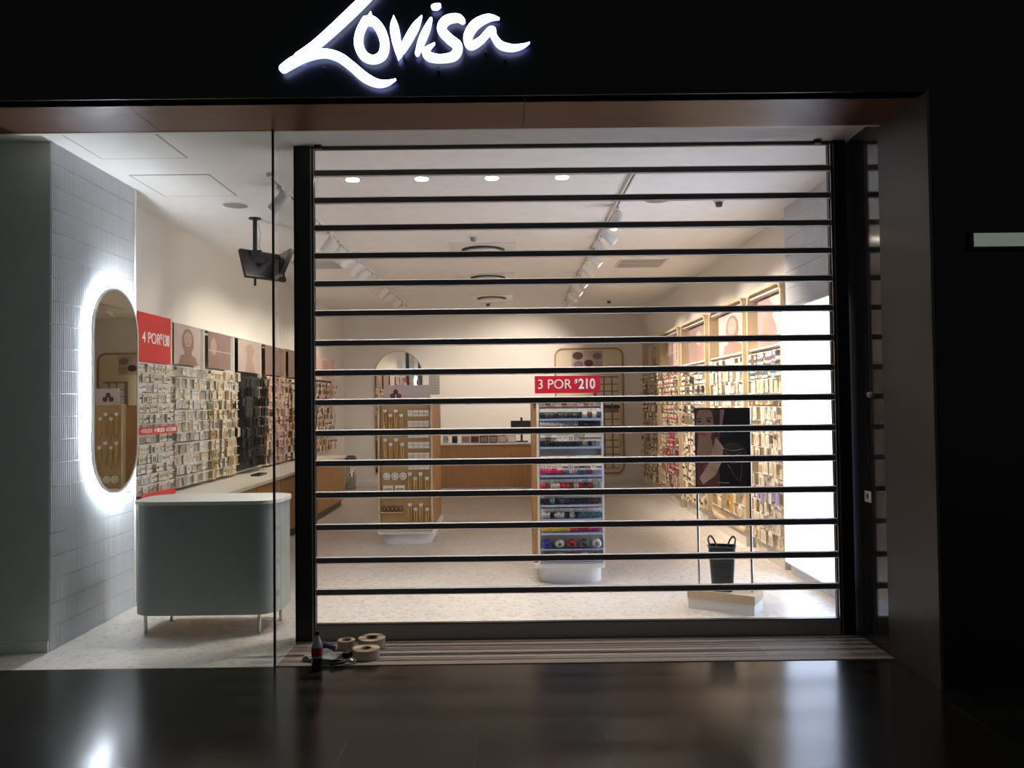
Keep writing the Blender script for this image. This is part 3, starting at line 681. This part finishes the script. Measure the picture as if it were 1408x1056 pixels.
def k_r5(r, c, n): return (0.09, 0.1, pick('cream', 'card', 'beige'), pick('gold', 'brown', 'dark'), pick('band', 'chain'))
for i, kf in ((2, k_r3), (3, k_r4), (4, k_r5)):
    hang_bay(XD, rb[i][0] + 0.05, rb[i][1] - 0.05, rowsR, 0.10, kf, '', '', None, '', 'R', offs=(0.02, 0.12), indiv=False, stuff=st)
tag(st.build('accessory_card'), 'cream, black and red accessory cards filling the three farther right wall frames', 'accessory cards', 'accessory cards on the farther right wall', 'stuff')

# ------------------------------------------------------------------ back wall
t = display('framed_display', 'round-cornered cream display board on the back wall right of centre', 'oak', 1.33, 0.18, 2.61, 0.05, Matrix.Translation((1.535, YB, 0)), 'cream', r=0.16, rim=0.025)
MB().box(0.08, 0.56, -0.03, -0.012, 0.28, 2.06, 'taupe').build('card_rack', t)
o = poster(0.6, 0.36, 'bubbles', bgm='rose').build('poster', None, (1.5, YB - 0.02, 2.37)); tag(o, 'poster of plum and rose circles on the back wall board', 'poster')
rowsB = [2.03 - 0.135 * k for k in range(13)]
for r, z in enumerate(rowsB):
    for c in range(4, 7):
        x = 1.12 + c * 0.155
        if random.random() < 0.04: continue
        if r == 4:
            rec = (0.14, 0.05, 'dark', 'brown', 'band')
        else: rec = (0.125, 0.115, pick('cream', 'cream', 'card'), pick('gold', 'dark'), pick('studs', 'chain'))
        place(card(*rec), 'boxed_jewellery_card', Matrix.Translation((x, YB - 0.045, z)), f'{NUM[c-4]} visible cream card from the left, {ORD[r]} row of the back wall board', 'jewellery card', 'cream cards on the back wall board')
t = thing('notice_frame', 'small grey gridded notice on the back wall right of the round-topped mirror', 'notice', (-1.46, YB, 1.93))
MB().box(-0.10, 0.10, -0.012, 0, -0.18, 0.18, 'grey').build('board', t)
m = MB()
for a in range(4):
    for b in range(6): m.box(-0.085 + a * 0.045, -0.05 + a * 0.045, -0.014, -0.012, -0.16 + b * 0.055, -0.12 + b * 0.055, 'cardg')
m.build('print', t)

# cash desk
t = thing('cash_desk', 'long oak-fronted cash desk with white top in front of the back wall', 'cash desk', (-0.45, 14.0, 0))
MB().box(-0.85, 1.2, -0.3, 0.3, 0.84, 0.87, 'white').build('top', t)
MB().box(-0.82, 1.17, -0.28, 0.28, 0.10, 0.84, 'oak').build('front', t)
MB().box(-0.78, 1.13, -0.22, 0.24, 0.0, 0.10, 'white').build('plinth', t)
t = thing('till_screen', 'black till monitor on a stand on the cash desk', 'till', (0.2, 13.95, 0.87))
MB().box(-0.11, 0.11, -0.09, 0.09, 0, 0.02, 'blackpl').build('base', t)
MB().cyl(0.02, 0.02, 0.2, 'blackpl', 10).build('stand', t)
Mt = Matrix.Rotation(math.radians(-12), 4, 'X')
MB().box(-0.19, 0.19, -0.02, 0.02, 0.14, 0.38, 'blackpl', Mt).box(-0.17, 0.17, -0.023, -0.019, 0.16, 0.36, 'navy', Mt).build('screen', t)
MB().box(-0.02, 0.02, -0.02, 0.02, 0.38, 0.44, 'blackpl', Mt).build('webcam', t)
tag(MB().box(-0.09, 0.09, -0.05, 0.05, 0, 0.05, 'blackpl').cyl(0.015, 0.05, 0.24, 'blackpl', 8, Matrix.Translation((-0.06, 0, 0))).build('card_reader', None, (-0.06, 14.0, 0.87)), 'small black card reader left of the till monitor', 'card reader')
for k in range(6):
    x = -0.78 + k * 0.16
    o = MB().box(-0.075, 0.075, -0.06, 0.06, 0, 0.13, ['rose', 'mauve', 'plum', 'dark', 'mauve', 'rose'][k]).box(-0.06, 0.06, -0.062, -0.06, 0.02, 0.11, ['mauve', 'plum', 'taupe', 'mauve', 'rose', 'card'][k]).build('gift_box', None, (x, 13.76, 0.87 - 0.0))
    tag(o, f'{NUM[k]} printed gift box from the left on the cash desk front edge', 'box', 'printed boxes on the cash desk')
for k, (x, mm) in enumerate(((-1.14, 'chrome'), (-0.98, 'blackpl'))):
    tag(MB().lathe([(0.001, 0), (0.05, 0), (0.05, 0.12), (0.045, 0.12), (0.045, 0.01)], mm, 14).build('pen_pot', None, (x, 13.85, 0.87)), ['silver pot at the left end of the cash desk', 'black pot near the left end of the cash desk'][k], 'pot')
t = thing('waste_bin', 'slim brown metallic bin standing near the left end of the back wall', 'bin', (-2.97, 14.6, 0))
MB().lathe([(0.001, 0), (0.10, 0), (0.10, 0.5), (0.09, 0.5)], 'chrome', 20).build('body', t)
MB().lathe([(0.11, 0.5), (0.11, 0.58), (0.08, 0.62), (0.001, 0.62)], 'grille', 20).build('lid', t)

# ------------------------------------------------------------------ claws, scrunchies
def claw_mesh(mm):
    m = MB(); m.tube([(-0.018, -0.012, 0), (0.018, -0.012, 0)], 0.006, mm, 6)
    for k in range(4):
        x = -0.015 + k * 0.01
        for s_ in (-1, 1): m.tube([(x, -0.012, 0), (x, -0.012 + s_ * 0.014, -0.010), (x, -0.012 + s_ * 0.012, -0.028), (x, -0.012 + s_ * 0.002, -0.04)], 0.0035, mm, 5)
    return m.mesh('claw')
CL = {k: claw_mesh(k) for k in ('blackpl', 'brown', 'magenta', 'redp', 'teal', 'cardg', 'cardp', 'yellow', 'dark', 'lilac')}
backing = MB().box(-0.019, 0.019, -0.0015, 0.0015, -0.05, 0.045, 'card').mesh('backing_card')
def claw(x, y, z, mm, label, group):
    t = bpy.data.objects.new('hair_claw', backing); C.objects.link(t); t.location = (x, y, z); t.rotation_euler = (0, 0, random.uniform(-0.25, 0.25)); tag(t, label, 'hair claw', group)
    o = bpy.data.objects.new('claw', CL[mm]); C.objects.link(o); o.parent = t; o.scale = (1.15, 1.1, 1.15); o.location = (0, -0.006, 0.01)
def scrunch_mesh(mm):
    m = MB(); vs = []; fs = []; N, n = 22, 8
    for i in range(N):
        a = 2 * PI * i / N; rr = 0.013 + 0.004 * (i % 2)
        for k in range(n):
            b = 2 * PI * k / n; vs.append(((0.028 + rr * math.cos(b)) * math.cos(a), rr * math.sin(b), (0.028 + rr * math.cos(b)) * math.sin(a)))
    for i in range(N):
        for k in range(n): fs.append((i * n + k, i * n + (k + 1) % n, ((i + 1) % N) * n + (k + 1) % n, ((i + 1) % N) * n + k))
    return m.add(vs, fs, mm, True).mesh('scrunchie')

# ------------------------------------------------------------------ front gondola with the red price board
GX, GY = 0.515, 6.80
t = thing('display_gondola', 'free-standing white and oak product stand under the red price board', 'display stand', (GX, GY + 0.32, 0))
gw = 0.288
MB().prism(rrect(-gw + 0.02, gw - 0.02, -0.30, 0.30, 0.12, 8), 0.0, 0.13, 'white', smooth=True).build('plinth', t)
MB().box(-gw - 0.035, gw - 0.02, -0.288, 0.30, 0.17, 1.58, 'oak').build('core', t)
MB().prism(rrect(-gw - 0.035, gw, -0.33, 0.33, 0.03), 0.13, 0.17, 'white').build('deck', t)
m = MB(); ring(m, rrect(-gw, gw, 0.15, 1.60, 0.01), rrect(-gw + 0.02, gw - 0.02, 0.17, 1.585, 0.005), 0.29, 0.34, 'white', RX); m.build('front_frame', t)
MB().box(-gw + 0.02, gw - 0.02, -0.312, -0.30, 0.17, 1.585, 'cardg').build('back_panel', t)
MB().box(-gw - 0.035, gw, -0.33, 0.30, 1.58, 1.60, 'white').build('top', t)
tray_z = [1.405, 1.325, 1.165, 0.925, 0.80, 0.672, 0.552, 0.435]
for z in tray_z:
    MB().box(-gw + 0.025, gw - 0.025, -0.42, -0.312, z - 0.004, z, 'tray').box(-gw + 0.025, gw - 0.025, -0.423, -0.42, z - 0.004, z + 0.012, 'tray').build('tray', t)
fy = GY + 0.32 - 0.312
schemes = [('black', lambda c: 'blackpl' if c < 9 else pick('brown', 'cardg', 'dark')), ('small dark', lambda c: 'cardg' if c < 8 else 'blackpl'), ('black', lambda c: 'blackpl' if c < 8 else pick('cardg', 'dark')),
           ('pink', lambda c: pick('magenta', 'lilac', 'teal', 'cardp') if c > 4 else pick('magenta', 'redp')), ('rust', lambda c: pick('cardp', 'brown', 'cardg', 'redp')), ('dark', lambda c: pick('blackpl', 'dark', 'teal') if c < 10 else 'brown'),
           ('mixed', lambda c: pick('brown', 'blackpl', 'cardg') if c < 8 else 'teal'), ('yellow and red', lambda c: 'yellow' if c < 6 else pick('redp', 'magenta'))]
for r, z in enumerate(tray_z):
    for c in range(13):
        x = GX - gw + 0.045 + c * 0.0405
        claw(x, fy - 0.075 + 0.003 * c, z + 0.052, schemes[r][1](c), f'{NUM[c]} hair claw from the left, {ORD[r]} tray of the stand under the red board', 'carded hair claws on the front stand')
# flat card rows between trays
for z in (1.285, 1.10, 1.04): MB().box(-gw + 0.025, gw - 0.025, -0.40, -0.392, z - 0.008, z - 0.002, 'alu').box(-gw + 0.03, -gw + 0.036, -0.40, -0.312, z - 0.008, z - 0.002, 'alu').box(gw - 0.036, gw - 0.03, -0.40, -0.312, z - 0.008, z - 0.002, 'alu').build('hook_bar', t)
for r, z in enumerate((1.57, 1.49, 1.285, 1.10, 1.04, 0.90)):
    if r in (5,): continue
    for c in range(11):
        x = GX - gw + 0.05 + c * 0.0475
        rec = (0.045, 0.062 if r not in (0,) else 0.05, pick('card', 'card', 'cream') if r else 'cardp', pick('silver', 'gold', 'dark'), pick('studs', 'drops', 'band'))
        place(card(*rec), 'earring_card', Matrix.Translation((x, fy - (0.085 if r > 1 else 0.015) - 0.01 * random.random(), z)), f'{NUM[c]} flat card from the left, {ORD[r]} card row, stand under red board', 'earring card', 'flat cards on the front stand')
sm_ = {k: scrunch_mesh(k) for k in ('blue', 'whitef', 'redf', 'greyf', 'orangef')}
cn = {'blue': 'blue', 'whitef': 'white', 'redf': 'red', 'greyf': 'grey', 'orangef': 'rust'}
for r, (z, row) in enumerate(((0.355, ['blue', 'whitef', 'redf', 'greyf', 'whitef']), (0.245, ['greyf', 'whitef', 'orangef', 'whitef', 'greyf']))):
    MB().box(-gw + 0.025, gw - 0.025, -0.42, -0.312, z - 0.054, z - 0.050, 'tray').build('bin_shelf', t)
    for c, k in enumerate(row):
        x = -gw + 0.025 + 0.053 + c * 0.106
        MB().box(x + 0.051, x + 0.054, -0.42, -0.312, z - 0.05, z + 0.045, 'clear').build('bin_divider', t)
        o = bpy.data.objects.new('scrunchie', sm_[k]); C.objects.link(o); o.location = (GX + x, fy - 0.055, z - 0.006); o.rotation_euler = (0.5, 0.3 * c, 0.2); o.scale = (0.98, 1.3, 0.95)
        tag(o, f'{cn[k]} scrunchie in the {NUM[c]} bin from the left, {"upper" if r == 0 else "lower"} bin row', 'scrunchie', 'scrunchies in the bins of the front stand')
    MB().box(-gw + 0.025, gw - 0.025, -0.422, -0.42, z - 0.05, z + 0.02, 'clear').build('bin_front', t)
t = thing('price_board', 'red price board reading three for 210 on top of the front stand', 'sign', (GX, GY - 0.02, 1.60))
bo = MB().box(-0.30, 0.265, -0.004, 0.004, 0.035, 0.185, 'red').build('board', t)
MB().box(-0.30, 0.265, -0.012, 0.012, 0.0, 0.035, 'clear').build('holder', t)
text_obj('3 POR', 0.115, 'textwhite', bo, (-0.13, -0.006, 0.11), (PI / 2, 0, 0), off=0.0, sx=0.95)
text_obj('$', 0.06, 'textwhite', bo, (0.058, -0.006, 0.132), (PI / 2, 0, 0), off=0.001)
text_obj('210', 0.12, 'textwhite', bo, (0.15, -0.006, 0.11), (PI / 2, 0, 0), off=0.003, sx=0.8)

# ------------------------------------------------------------------ rear gondola with round-topped mirror
HX, HY = -1.17, 8.75
t = thing('display_gondola', 'free-standing oak jewellery stand with gold pegboard in front of the round-topped mirror', 'display stand', (HX, HY + 0.6, 0))
hw = 0.30
MB().prism(rrect(-hw + 0.03, hw - 0.03, -0.56, 0.56, 0.14, 8), 0.0, 0.12, 'white', smooth=True).build('plinth', t)
MB().prism(rrect(-hw - 0.02, hw + 0.02, -0.62, 0.60, 0.04), 0.12, 0.17, 'white').build('deck', t)
MB().box(-hw + 0.01, hw - 0.01, -0.58, 0.58, 0.17, 1.58, 'oak').build('core', t)
m = MB(); ring(m, rrect(-hw, hw, 0.15, 1.60, 0.01), rrect(-hw + 0.018, hw - 0.018, 0.17, 1.585, 0.005), 0.57, 0.63, 'oakpale', RX); m.build('front_frame', t)
MB().box(-hw + 0.018, hw - 0.018, -0.59, -0.58, 0.17, 1.585, 'beige').build('back_panel', t)
m = MB()
for k in range(2): m.box(-hw + 0.03, -hw + 0.27, -0.66, -0.59, 0.36 + k * 0.16, 0.368 + k * 0.16, 'oakpale')
m.build('shelf', t)
t2 = thing('arched_mirror', 'tall round-topped mirror on the back wall behind the oak jewellery stand', 'mirror', (-2.145, YB, 0.2))
arch = [(0.47 * math.cos(PI * i / 20), 1.93 + 0.47 * math.sin(PI * i / 20)) for i in range(21)] + [(-0.47, 0.0), (0.47, 0.0)]
MB().prism(arch, 0.0, 0.03, 'oakpale', RX).build('frame', t2)
MB().prism([(x * 0.97, 0.02 + z * 0.985) for x, z in arch], 0.03, 0.034, 'mirror', RX).build('mirror_glass', t2)
o = MB().box(-0.26, 0.26, -0.004, 0.004, 0, 0.17, 'rose').add([], [], 'rose')
for k in range(3): o.lathe([(0.001, 0), (0.03, 0)], 'plum', 12, Matrix.Translation((-0.16 + k * 0.035, -0.005, 0.05 + 0.045 * (k % 2))) @ RX, False)
tag(o.build('header_card', None, (HX + 0.02, HY + 0.03, 1.60)), 'pink header card with plum motif standing on the oak jewellery stand', 'card')
hf = HY + 0.6 - 0.59
def neck_mesh(L, mm='gold'):
    m = MB(); m.box(-0.02, 0.02, -0.0015, 0.0015, -0.04, 0, 'card'); m.tube([(-0.014, -0.004, -0.03), (-0.010, -0.006, -L * 0.6), (0, -0.006, -L), (0.010, -0.006, -L * 0.6), (0.014, -0.004, -0.03)], 0.0075, mm, 5)
    return m.mesh('necklace')
nm_ = neck_mesh(0.26)
nk = 0
for row, (z, xs_) in enumerate(((1.50, (-0.22, -0.16, -0.10, -0.04)), (1.18, (-0.22, -0.16, -0.10, -0.03)), (0.80, (0.05, 0.11, 0.17, 0.24)), (0.46, (0.05, 0.11, 0.17, 0.24)))):
    for c, x in enumerate(xs_):
        place(nm_, 'necklace', Matrix.Translation((HX + x, hf - 0.03, z - (0.05 if c % 2 else 0))), f'{NUM[c]} gold necklace from the left in the {NUM[row]} necklace row, oak stand', 'necklace', 'gold necklaces on the oak stand')
for r in range(6):
    for c in range(4):
        place(card(0.054, 0.068, 'card', 'gold', pick('studs', 'hoops')), 'earring_card', Matrix.Translation((HX + 0.06 + c * 0.06, hf - 0.03, 1.49 - r * 0.118)),
              f'{NUM[c]} small earring card from the left, {ORD[r]} row, top right of oak stand', 'earring card', 'small earring cards on the oak stand')
for c in range(3):
    m = MB().lathe([(0.001, 0), (0.042, 0), (0.042, 0.004), (0.001, 0.004)], 'card', 18, RX).lathe([(0.015, 0.005), (0.02, 0.008), (0.025, 0.005)], 'gold', 14, RX)
    tag(m.build('earring_disc', None, (HX - 0.205 + c * 0.09, hf - 0.03, 0.76)), f'{NUM[c]} round white earring card from the left, middle of the oak stand', 'earring card', 'round cards on the oak stand')
for c in range(2):
    m = MB().box(-0.055, 0.055, -0.003, 0.003, -0.04, 0.04, 'card').box(-0.04, 0.04, -0.008, -0.003, -0.01, 0.01, 'gold')
    tag(m.build('bracelet_card', None, (HX - 0.19 + c * 0.13, hf - 0.03, 0.62)), f'{["left", "right"][c]} wide white bracelet card below the round cards', 'bracelet card', 'wide cards on the oak stand')
bm = MB().tube([(0.022 * math.cos(2 * PI * k / 12), 0, 0.03 * math.sin(2 * PI * k / 12)) for k in range(12)], 0.007, 'card', 6, True).mesh('bangle')
bm2 = MB().tube([(0.022 * math.cos(2 * PI * k / 12), 0, 0.028 * math.sin(2 * PI * k / 12)) for k in range(12)], 0.006, 'brown', 6, True).mesh('bangle')
for r, (z, me, cl_) in enumerate(((0.565 - 0.0, bm, 'white'), (0.402, bm2, 'brown'))):
    for c in range(5):
        o = place(me, 'bangle', Matrix.Translation((HX - 0.235 + c * 0.045, hf - 0.035, z)) @ Matrix.Rotation(0.5, 4, 'Z'), f'{NUM[c]} {cl_} bangle from the left, {["upper", "lower"][r]} shelf of the oak stand', 'bangle', f'{cl_} bangles on the oak stand')
m = MB()
for k in range(9): m.tube([(hw + 0.02, -0.5, 0.9 - k * 0.06), (hw + 0.05, -0.48, 0.88 - k * 0.06)], 0.008, 'oakpale', 5)

# ------------------------------------------------------------------ poster stand on a plinth with a basket
ang = math.atan2(5.69 - 5.94, 1.72 - 1.30)
px, py = 1.60, 5.93
PX = Vector((px, py, 0))
t = thing('plinth_block', 'low white block with wooden top standing on the floor behind the shutter', 'plinth', (px, py, 0), ang)
MB().box(-0.245, 0.245, -0.13, 0.13, 0, 0.075, 'white').build('base', t)
MB().box(-0.25, 0.25, -0.135, 0.135, 0.075, 0.14, 'oakpale').build('top', t)
t = thing('poster_stand', 'chrome-legged stand holding a dark jewellery poster of a woman, on the low block', 'poster stand', (px, py, 0.14), ang)
for x in (-0.20, 0.20): MB().cyl(0.009, 0, 1.36, 'chrome', 12, Matrix.Translation((x, 0, 0))).build('leg', t)
m = MB(); b0, b1 = 0.755, 1.36
m.box(-0.21, 0.21, -0.012, 0.012, b0, b1, 'blackpl').build('frame', t)
m = MB(); hw_, hh = 0.197, 0.29; cz = (b0 + b1) / 2
m.box(-hw_, hw_, -0.014, -0.012, cz - hh, cz + hh, 'navy')
def pp(pts, mt, d):
    pts = [(min(1, max(0, u)), min(1, max(0, v))) for u, v in pts]
    m.poly([(-hw_ + u * 2 * hw_, -0.014 - d, cz + hh - v * 2 * hh) for u, v in pts], mt)
def pe(cu, cv, a, b, mt, d, n=18): pp([(cu + a * math.cos(2 * PI * k / n), cv + b * math.sin(2 * PI * k / n)) for k in range(n)], mt, d)
pp([(0.0, 0.0), (0.47, 0.0), (0.5, 0.2), (0.42, 0.5), (0.45, 1.0), (0.0, 1.0)], 'plum', 0.0004)
pp([(0.35, 0.0), (0.47, 0.0), (0.46, 0.25), (0.36, 0.38)], 'dark', 0.0006)
pp([(0.41, 0.0), (0.56, 0.0), (0.48, 0.3), (0.42, 0.28)], 'mauve', 0.0005)
pe(0.17, 0.17, 0.17, 0.235, 'skin', 0.0008)
pp([(0.05, 0.3), (0.27, 0.3), (0.36, 0.62), (0.0, 0.66)], 'skin', 0.0007)
pe(0.06, 0.155, 0.045, 0.015, 'dark', 0.0010); pe(0.25, 0.15, 0.05, 0.016, 'dark', 0.0010)
pp([(0.0, 0.115), (0.1, 0.11), (0.1, 0.125), (0.0, 0.13)], 'dark', 0.0010); pp([(0.19, 0.11), (0.32, 0.10), (0.32, 0.115), (0.19, 0.125)], 'dark', 0.0010)
pp([(0.14, 0.15), (0.17, 0.25), (0.11, 0.26)], 'taupe', 0.0011); pe(0.13, 0.325, 0.07, 0.02, 'redf', 0.0010)
pp([(0.38, 0.36), (0.52, 0.48), (0.5, 0.66), (0.36, 0.86), (0.12, 0.98), (0.05, 0.9), (0.22, 0.72), (0.32, 0.52)], 'skin2', 0.0012)
for k in range(3): pp([(0.36 + 0.03 * k, 0.42 + 0.02 * k), (0.37 + 0.03 * k, 0.42 + 0.02 * k), (0.33 + 0.03 * k, 0.6), (0.32 + 0.03 * k, 0.6)], 'taupe', 0.0015)
MT = lambda u, v, d: (-hw_ + u * 2 * hw_, -0.014 - d, cz + hh - v * 2 * hh)
m.tube([MT(0.26 + 0.12 * math.cos(a), 0.79 + 0.045 * math.sin(a) + 0.04 * math.cos(a), 0.002) for a in [2 * PI * k / 16 for k in range(16)]], 0.0015, 'gold', 5, True)
pe(0.74, 0.18, 0.22, 0.2, 'blackpl', 0.0006); pe(0.72, 0.56, 0.24, 0.14, 'dark', 0.0006)
m.tube([MT(0.5 + 0.04 * k, 0.5 + 0.03 * math.sin(PI * k / 10), 0.001) for k in range(11)], 0.002, 'silver', 5)
m.tube([MT(0.55 + 0.03 * k, 0.55 + 0.05 * math.sin(PI * k / 10), 0.001) for k in range(11)], 0.0015, 'gold', 5)
m.tube([MT(0.6, 0.7, 0.001), MT(0.72, 0.85, 0.001), MT(0.82, 0.93, 0.001), MT(0.86, 0.8, 0.001), MT(0.88, 0.66, 0.001)], 0.0012, 'silver', 5)
pp([(0.4, 0.945), (0.62, 0.945), (0.62, 0.952), (0.4, 0.952)], 'cardg', 0.0008)
m.build('poster', t)
MB().box(-0.20, 0.20, -0.02, 0.012, b0 - 0.012, b0, 'chrome').build('clip_rail', t)

t = thing('shopping_baskets', 'dark grey ribbed shopping baskets nested upright on the low block', 'basket', (px - 0.03, py - 0.04, 0.14), ang + 0.25)
prof = []
m = MB(); bw0, bw1, bd0, bd1, bh = 0.075, 0.098, 0.05, 0.07, 0.33
vs = []; N = 24
for j, z in enumerate([0, 0.01, 0.11, 0.22, bh]):
    f_ = z / bh; a, b = bw0 + (bw1 - bw0) * f_, bd0 + (bd1 - bd0) * f_
    if j == 0: a *= 0.9; b *= 0.9
    pts = rrect(-a, a, -b, b, 0.025, 5); vs += [(x, y, z) for x, y in pts]; N = len(pts)
m.add(vs, [(j * N + i, j * N + (i + 1) % N, (j + 1) * N + (i + 1) % N, (j + 1) * N + i) for j in range(4) for i in range(N)] + [tuple(range(N))], 'basket', True)
m.build('body', t)
m = MB()
for k in range(7):
    z = 0.09 + k * 0.022; f_ = z / bh; a, b = bw0 + (bw1 - bw0) * f_ + 0.001, bd0 + (bd1 - bd0) * f_ + 0.001
    m.tube([(x, y, z) for x, y in rrect(-a * 0.75, a * 0.75, -b - 0.001, -b + 0.004, 0.002, 1)], 0.002, 'greyf', 4, True)
m.build('slots', t)
m = MB(); a, b = bw1, bd1; m.tube([(x, y, bh) for x, y in rrect(-a, a, -b, b, 0.025, 5)], 0.006, 'basket', 6, True); m.build('rim', t)
for sx in (-1, 1):
    for yy in (-0.02, 0.015):
        MB().tube(smooth([(sx * 0.025, yy, 0.27), (sx * 0.05, yy - 0.01, 0.36), (sx * 0.078, yy - 0.02, 0.405), (sx * 0.098, yy - 0.02, 0.385), (sx * 0.085, yy - 0.02, 0.33)], 5), 0.0055, 'basket', 6).build('handle', t)

# ------------------------------------------------------------------ clutter on the threshold
t = thing('soda_bottle', 'plastic cola bottle with black cap and red label standing on the threshold', 'bottle', (-1.15, 4.655, 0.0))
MB().lathe([(0.001, 0), (0.028, 0), (0.031, 0.01), (0.031, 0.05), (0.030, 0.075)], 'cola', 20).build('cola_fill', t)
MB().lathe([(0.030, 0.075), (0.032, 0.085), (0.032, 0.135), (0.026, 0.165), (0.013, 0.198), (0.012, 0.208)], 'pet', 20).build('bottle_body', t)
MB().lathe([(0.0325, 0.085), (0.033, 0.09), (0.033, 0.13), (0.0325, 0.135)], 'labelred', 20).build('label', t)
MB().cyl(0.015, 0.206, 0.226, 'blackpl', 14).build('cap', t)
def roll(x, y, R, h, lb, rin=0.035, z=0.008):
    t = thing('tape_roll', lb, 'tape roll', (x, y, z), 0, 'tape rolls on the threshold')
    MB().lathe([(rin, 0), (R, 0), (R, h), (rin, h)], 'tape', 32, smooth=False).build('tape', t)
    MB().lathe([(rin - 0.004, 0), (rin, 0), (rin, h), (rin - 0.004, h), (rin - 0.004, 0)], 'cardboard', 24).build('core', t)
roll(-0.90, 4.86, 0.082, 0.055, 'large cream roll of tape lying flat at the front right of the clutter')
roll(-1.06, 5.05, 0.055, 0.05, 'smaller cream tape roll lying behind the tools near the shutter', 0.032)
roll(-0.90, 5.06, 0.085, 0.06, 'wide brownish tape roll lying behind the large cream roll', 0.04)
m = MB(); n = 9; vs = []
for i in range(n):
    for j in range(5): vs.append((i * 0.025 - 0.11, (j - 2) * 0.03 + 0.01 * math.sin(i), 0.02 + 0.012 * math.sin(i * 1.9 + j * 1.3) + (0.02 if 2 < i < 7 else 0)))
vs += [(x, y, 0.001) for x, y, z in vs]
q = n * 5
fs = [(i * 5 + j, (i + 1) * 5 + j, (i + 1) * 5 + j + 1, i * 5 + j + 1) for i in range(n - 1) for j in range(4)]
bd = [i * 5 for i in range(n)] + [(n - 1) * 5 + j for j in range(1, 5)] + [i * 5 + 4 for i in range(n - 2, -1, -1)] + [j for j in range(3, 0, -1)]
fs += [(bd[k], bd[(k + 1) % len(bd)], bd[(k + 1) % len(bd)] + q, bd[k] + q) for k in range(len(bd))]
m.add(vs, fs, 'bag', True)
tag(m.build('plastic_bag', None, (-1.15, 4.81, 0.008), (0, 0, -0.35)), 'crumpled grey plastic bag lying behind the cola bottle', 'bag')
tag(MB().tube([(-0.07, 0, 0.02), (0.0, 0.02, 0.035), (0.06, 0, 0.02)], [0.018, 0.022, 0.016], 'purple', 8).build('purple_cloth', None, (-1.18, 4.98, 0.008)), 'small bundle of purple cloth behind the plastic bag', 'cloth')
t = thing('pliers', 'black-handled pliers lying in front of the tape rolls', 'pliers', (-0.985, 4.745, 0.008), 0.3)
for s_ in (-1, 1):
    MB().tube([(0.0, 0, 0.014), (-0.05, s_ * 0.022, 0.014), (-0.11, s_ * 0.028, 0.014)], [0.008, 0.011, 0.009], 'blackpl', 8).build('handle', t)
    MB().tube([(0.0, 0, 0.014), (0.02, s_ * 0.012, 0.014), (0.055, s_ * 0.003, 0.014)], [0.009, 0.009, 0.004], 'chrome', 8).build('jaw', t)
tag(MB().box(-0.06, 0.06, -0.02, 0.02, 0, 0.03, 'blackpl').cyl(0.014, 0.03, 0.04, 'chrome', 12, Matrix.Translation((0.03, 0, 0))).build('tape_dispenser', None, (-1.005, 4.90, 0.008), (0, 0, 1.2)), 'dark tape dispenser beside the large cream roll', 'tool')

# ------------------------------------------------------------------ fittings on the dark return and facade
t = thing('key_switch', 'small metal key switch with cable on the dark side panel right of the shutter', 'switch', (XSIDE + 0.002, 4.97, 1.58), -PI / 2)
MB().lathe([(0.001, 0.018), (0.016, 0.018), (0.02, 0)], 'alu', 16, RX).build('barrel', t)
MB().tube([(-0.03, -0.004, 0.6), (-0.03, -0.004, -0.45)], 0.003, 'blackpl', 6).build('cable', t)
tag(MB().box(-0.045, 0.045, -0.003, 0, -0.035, 0.035, 'card').box(-0.012, 0.012, -0.004, -0.003, -0.012, 0.02, 'dark').build('wall_label', None, (XSIDE + 0.002, 5.03, 0.93), (0, 0, -PI / 2)), 'small white label stuck on the dark side panel below the key switch', 'label')
t = thing('wall_light', 'long narrow pale lit strip on the black facade right of the entrance', 'light', (3.1, YF, 2.40))
MB().box(-0.62, 0.9, -0.03, 0, -0.05, 0.05, 'black').build('housing', t)
MB().box(-0.6, 0.88, -0.034, -0.03, -0.036, 0.036, 'strip').build('diffuser', t)
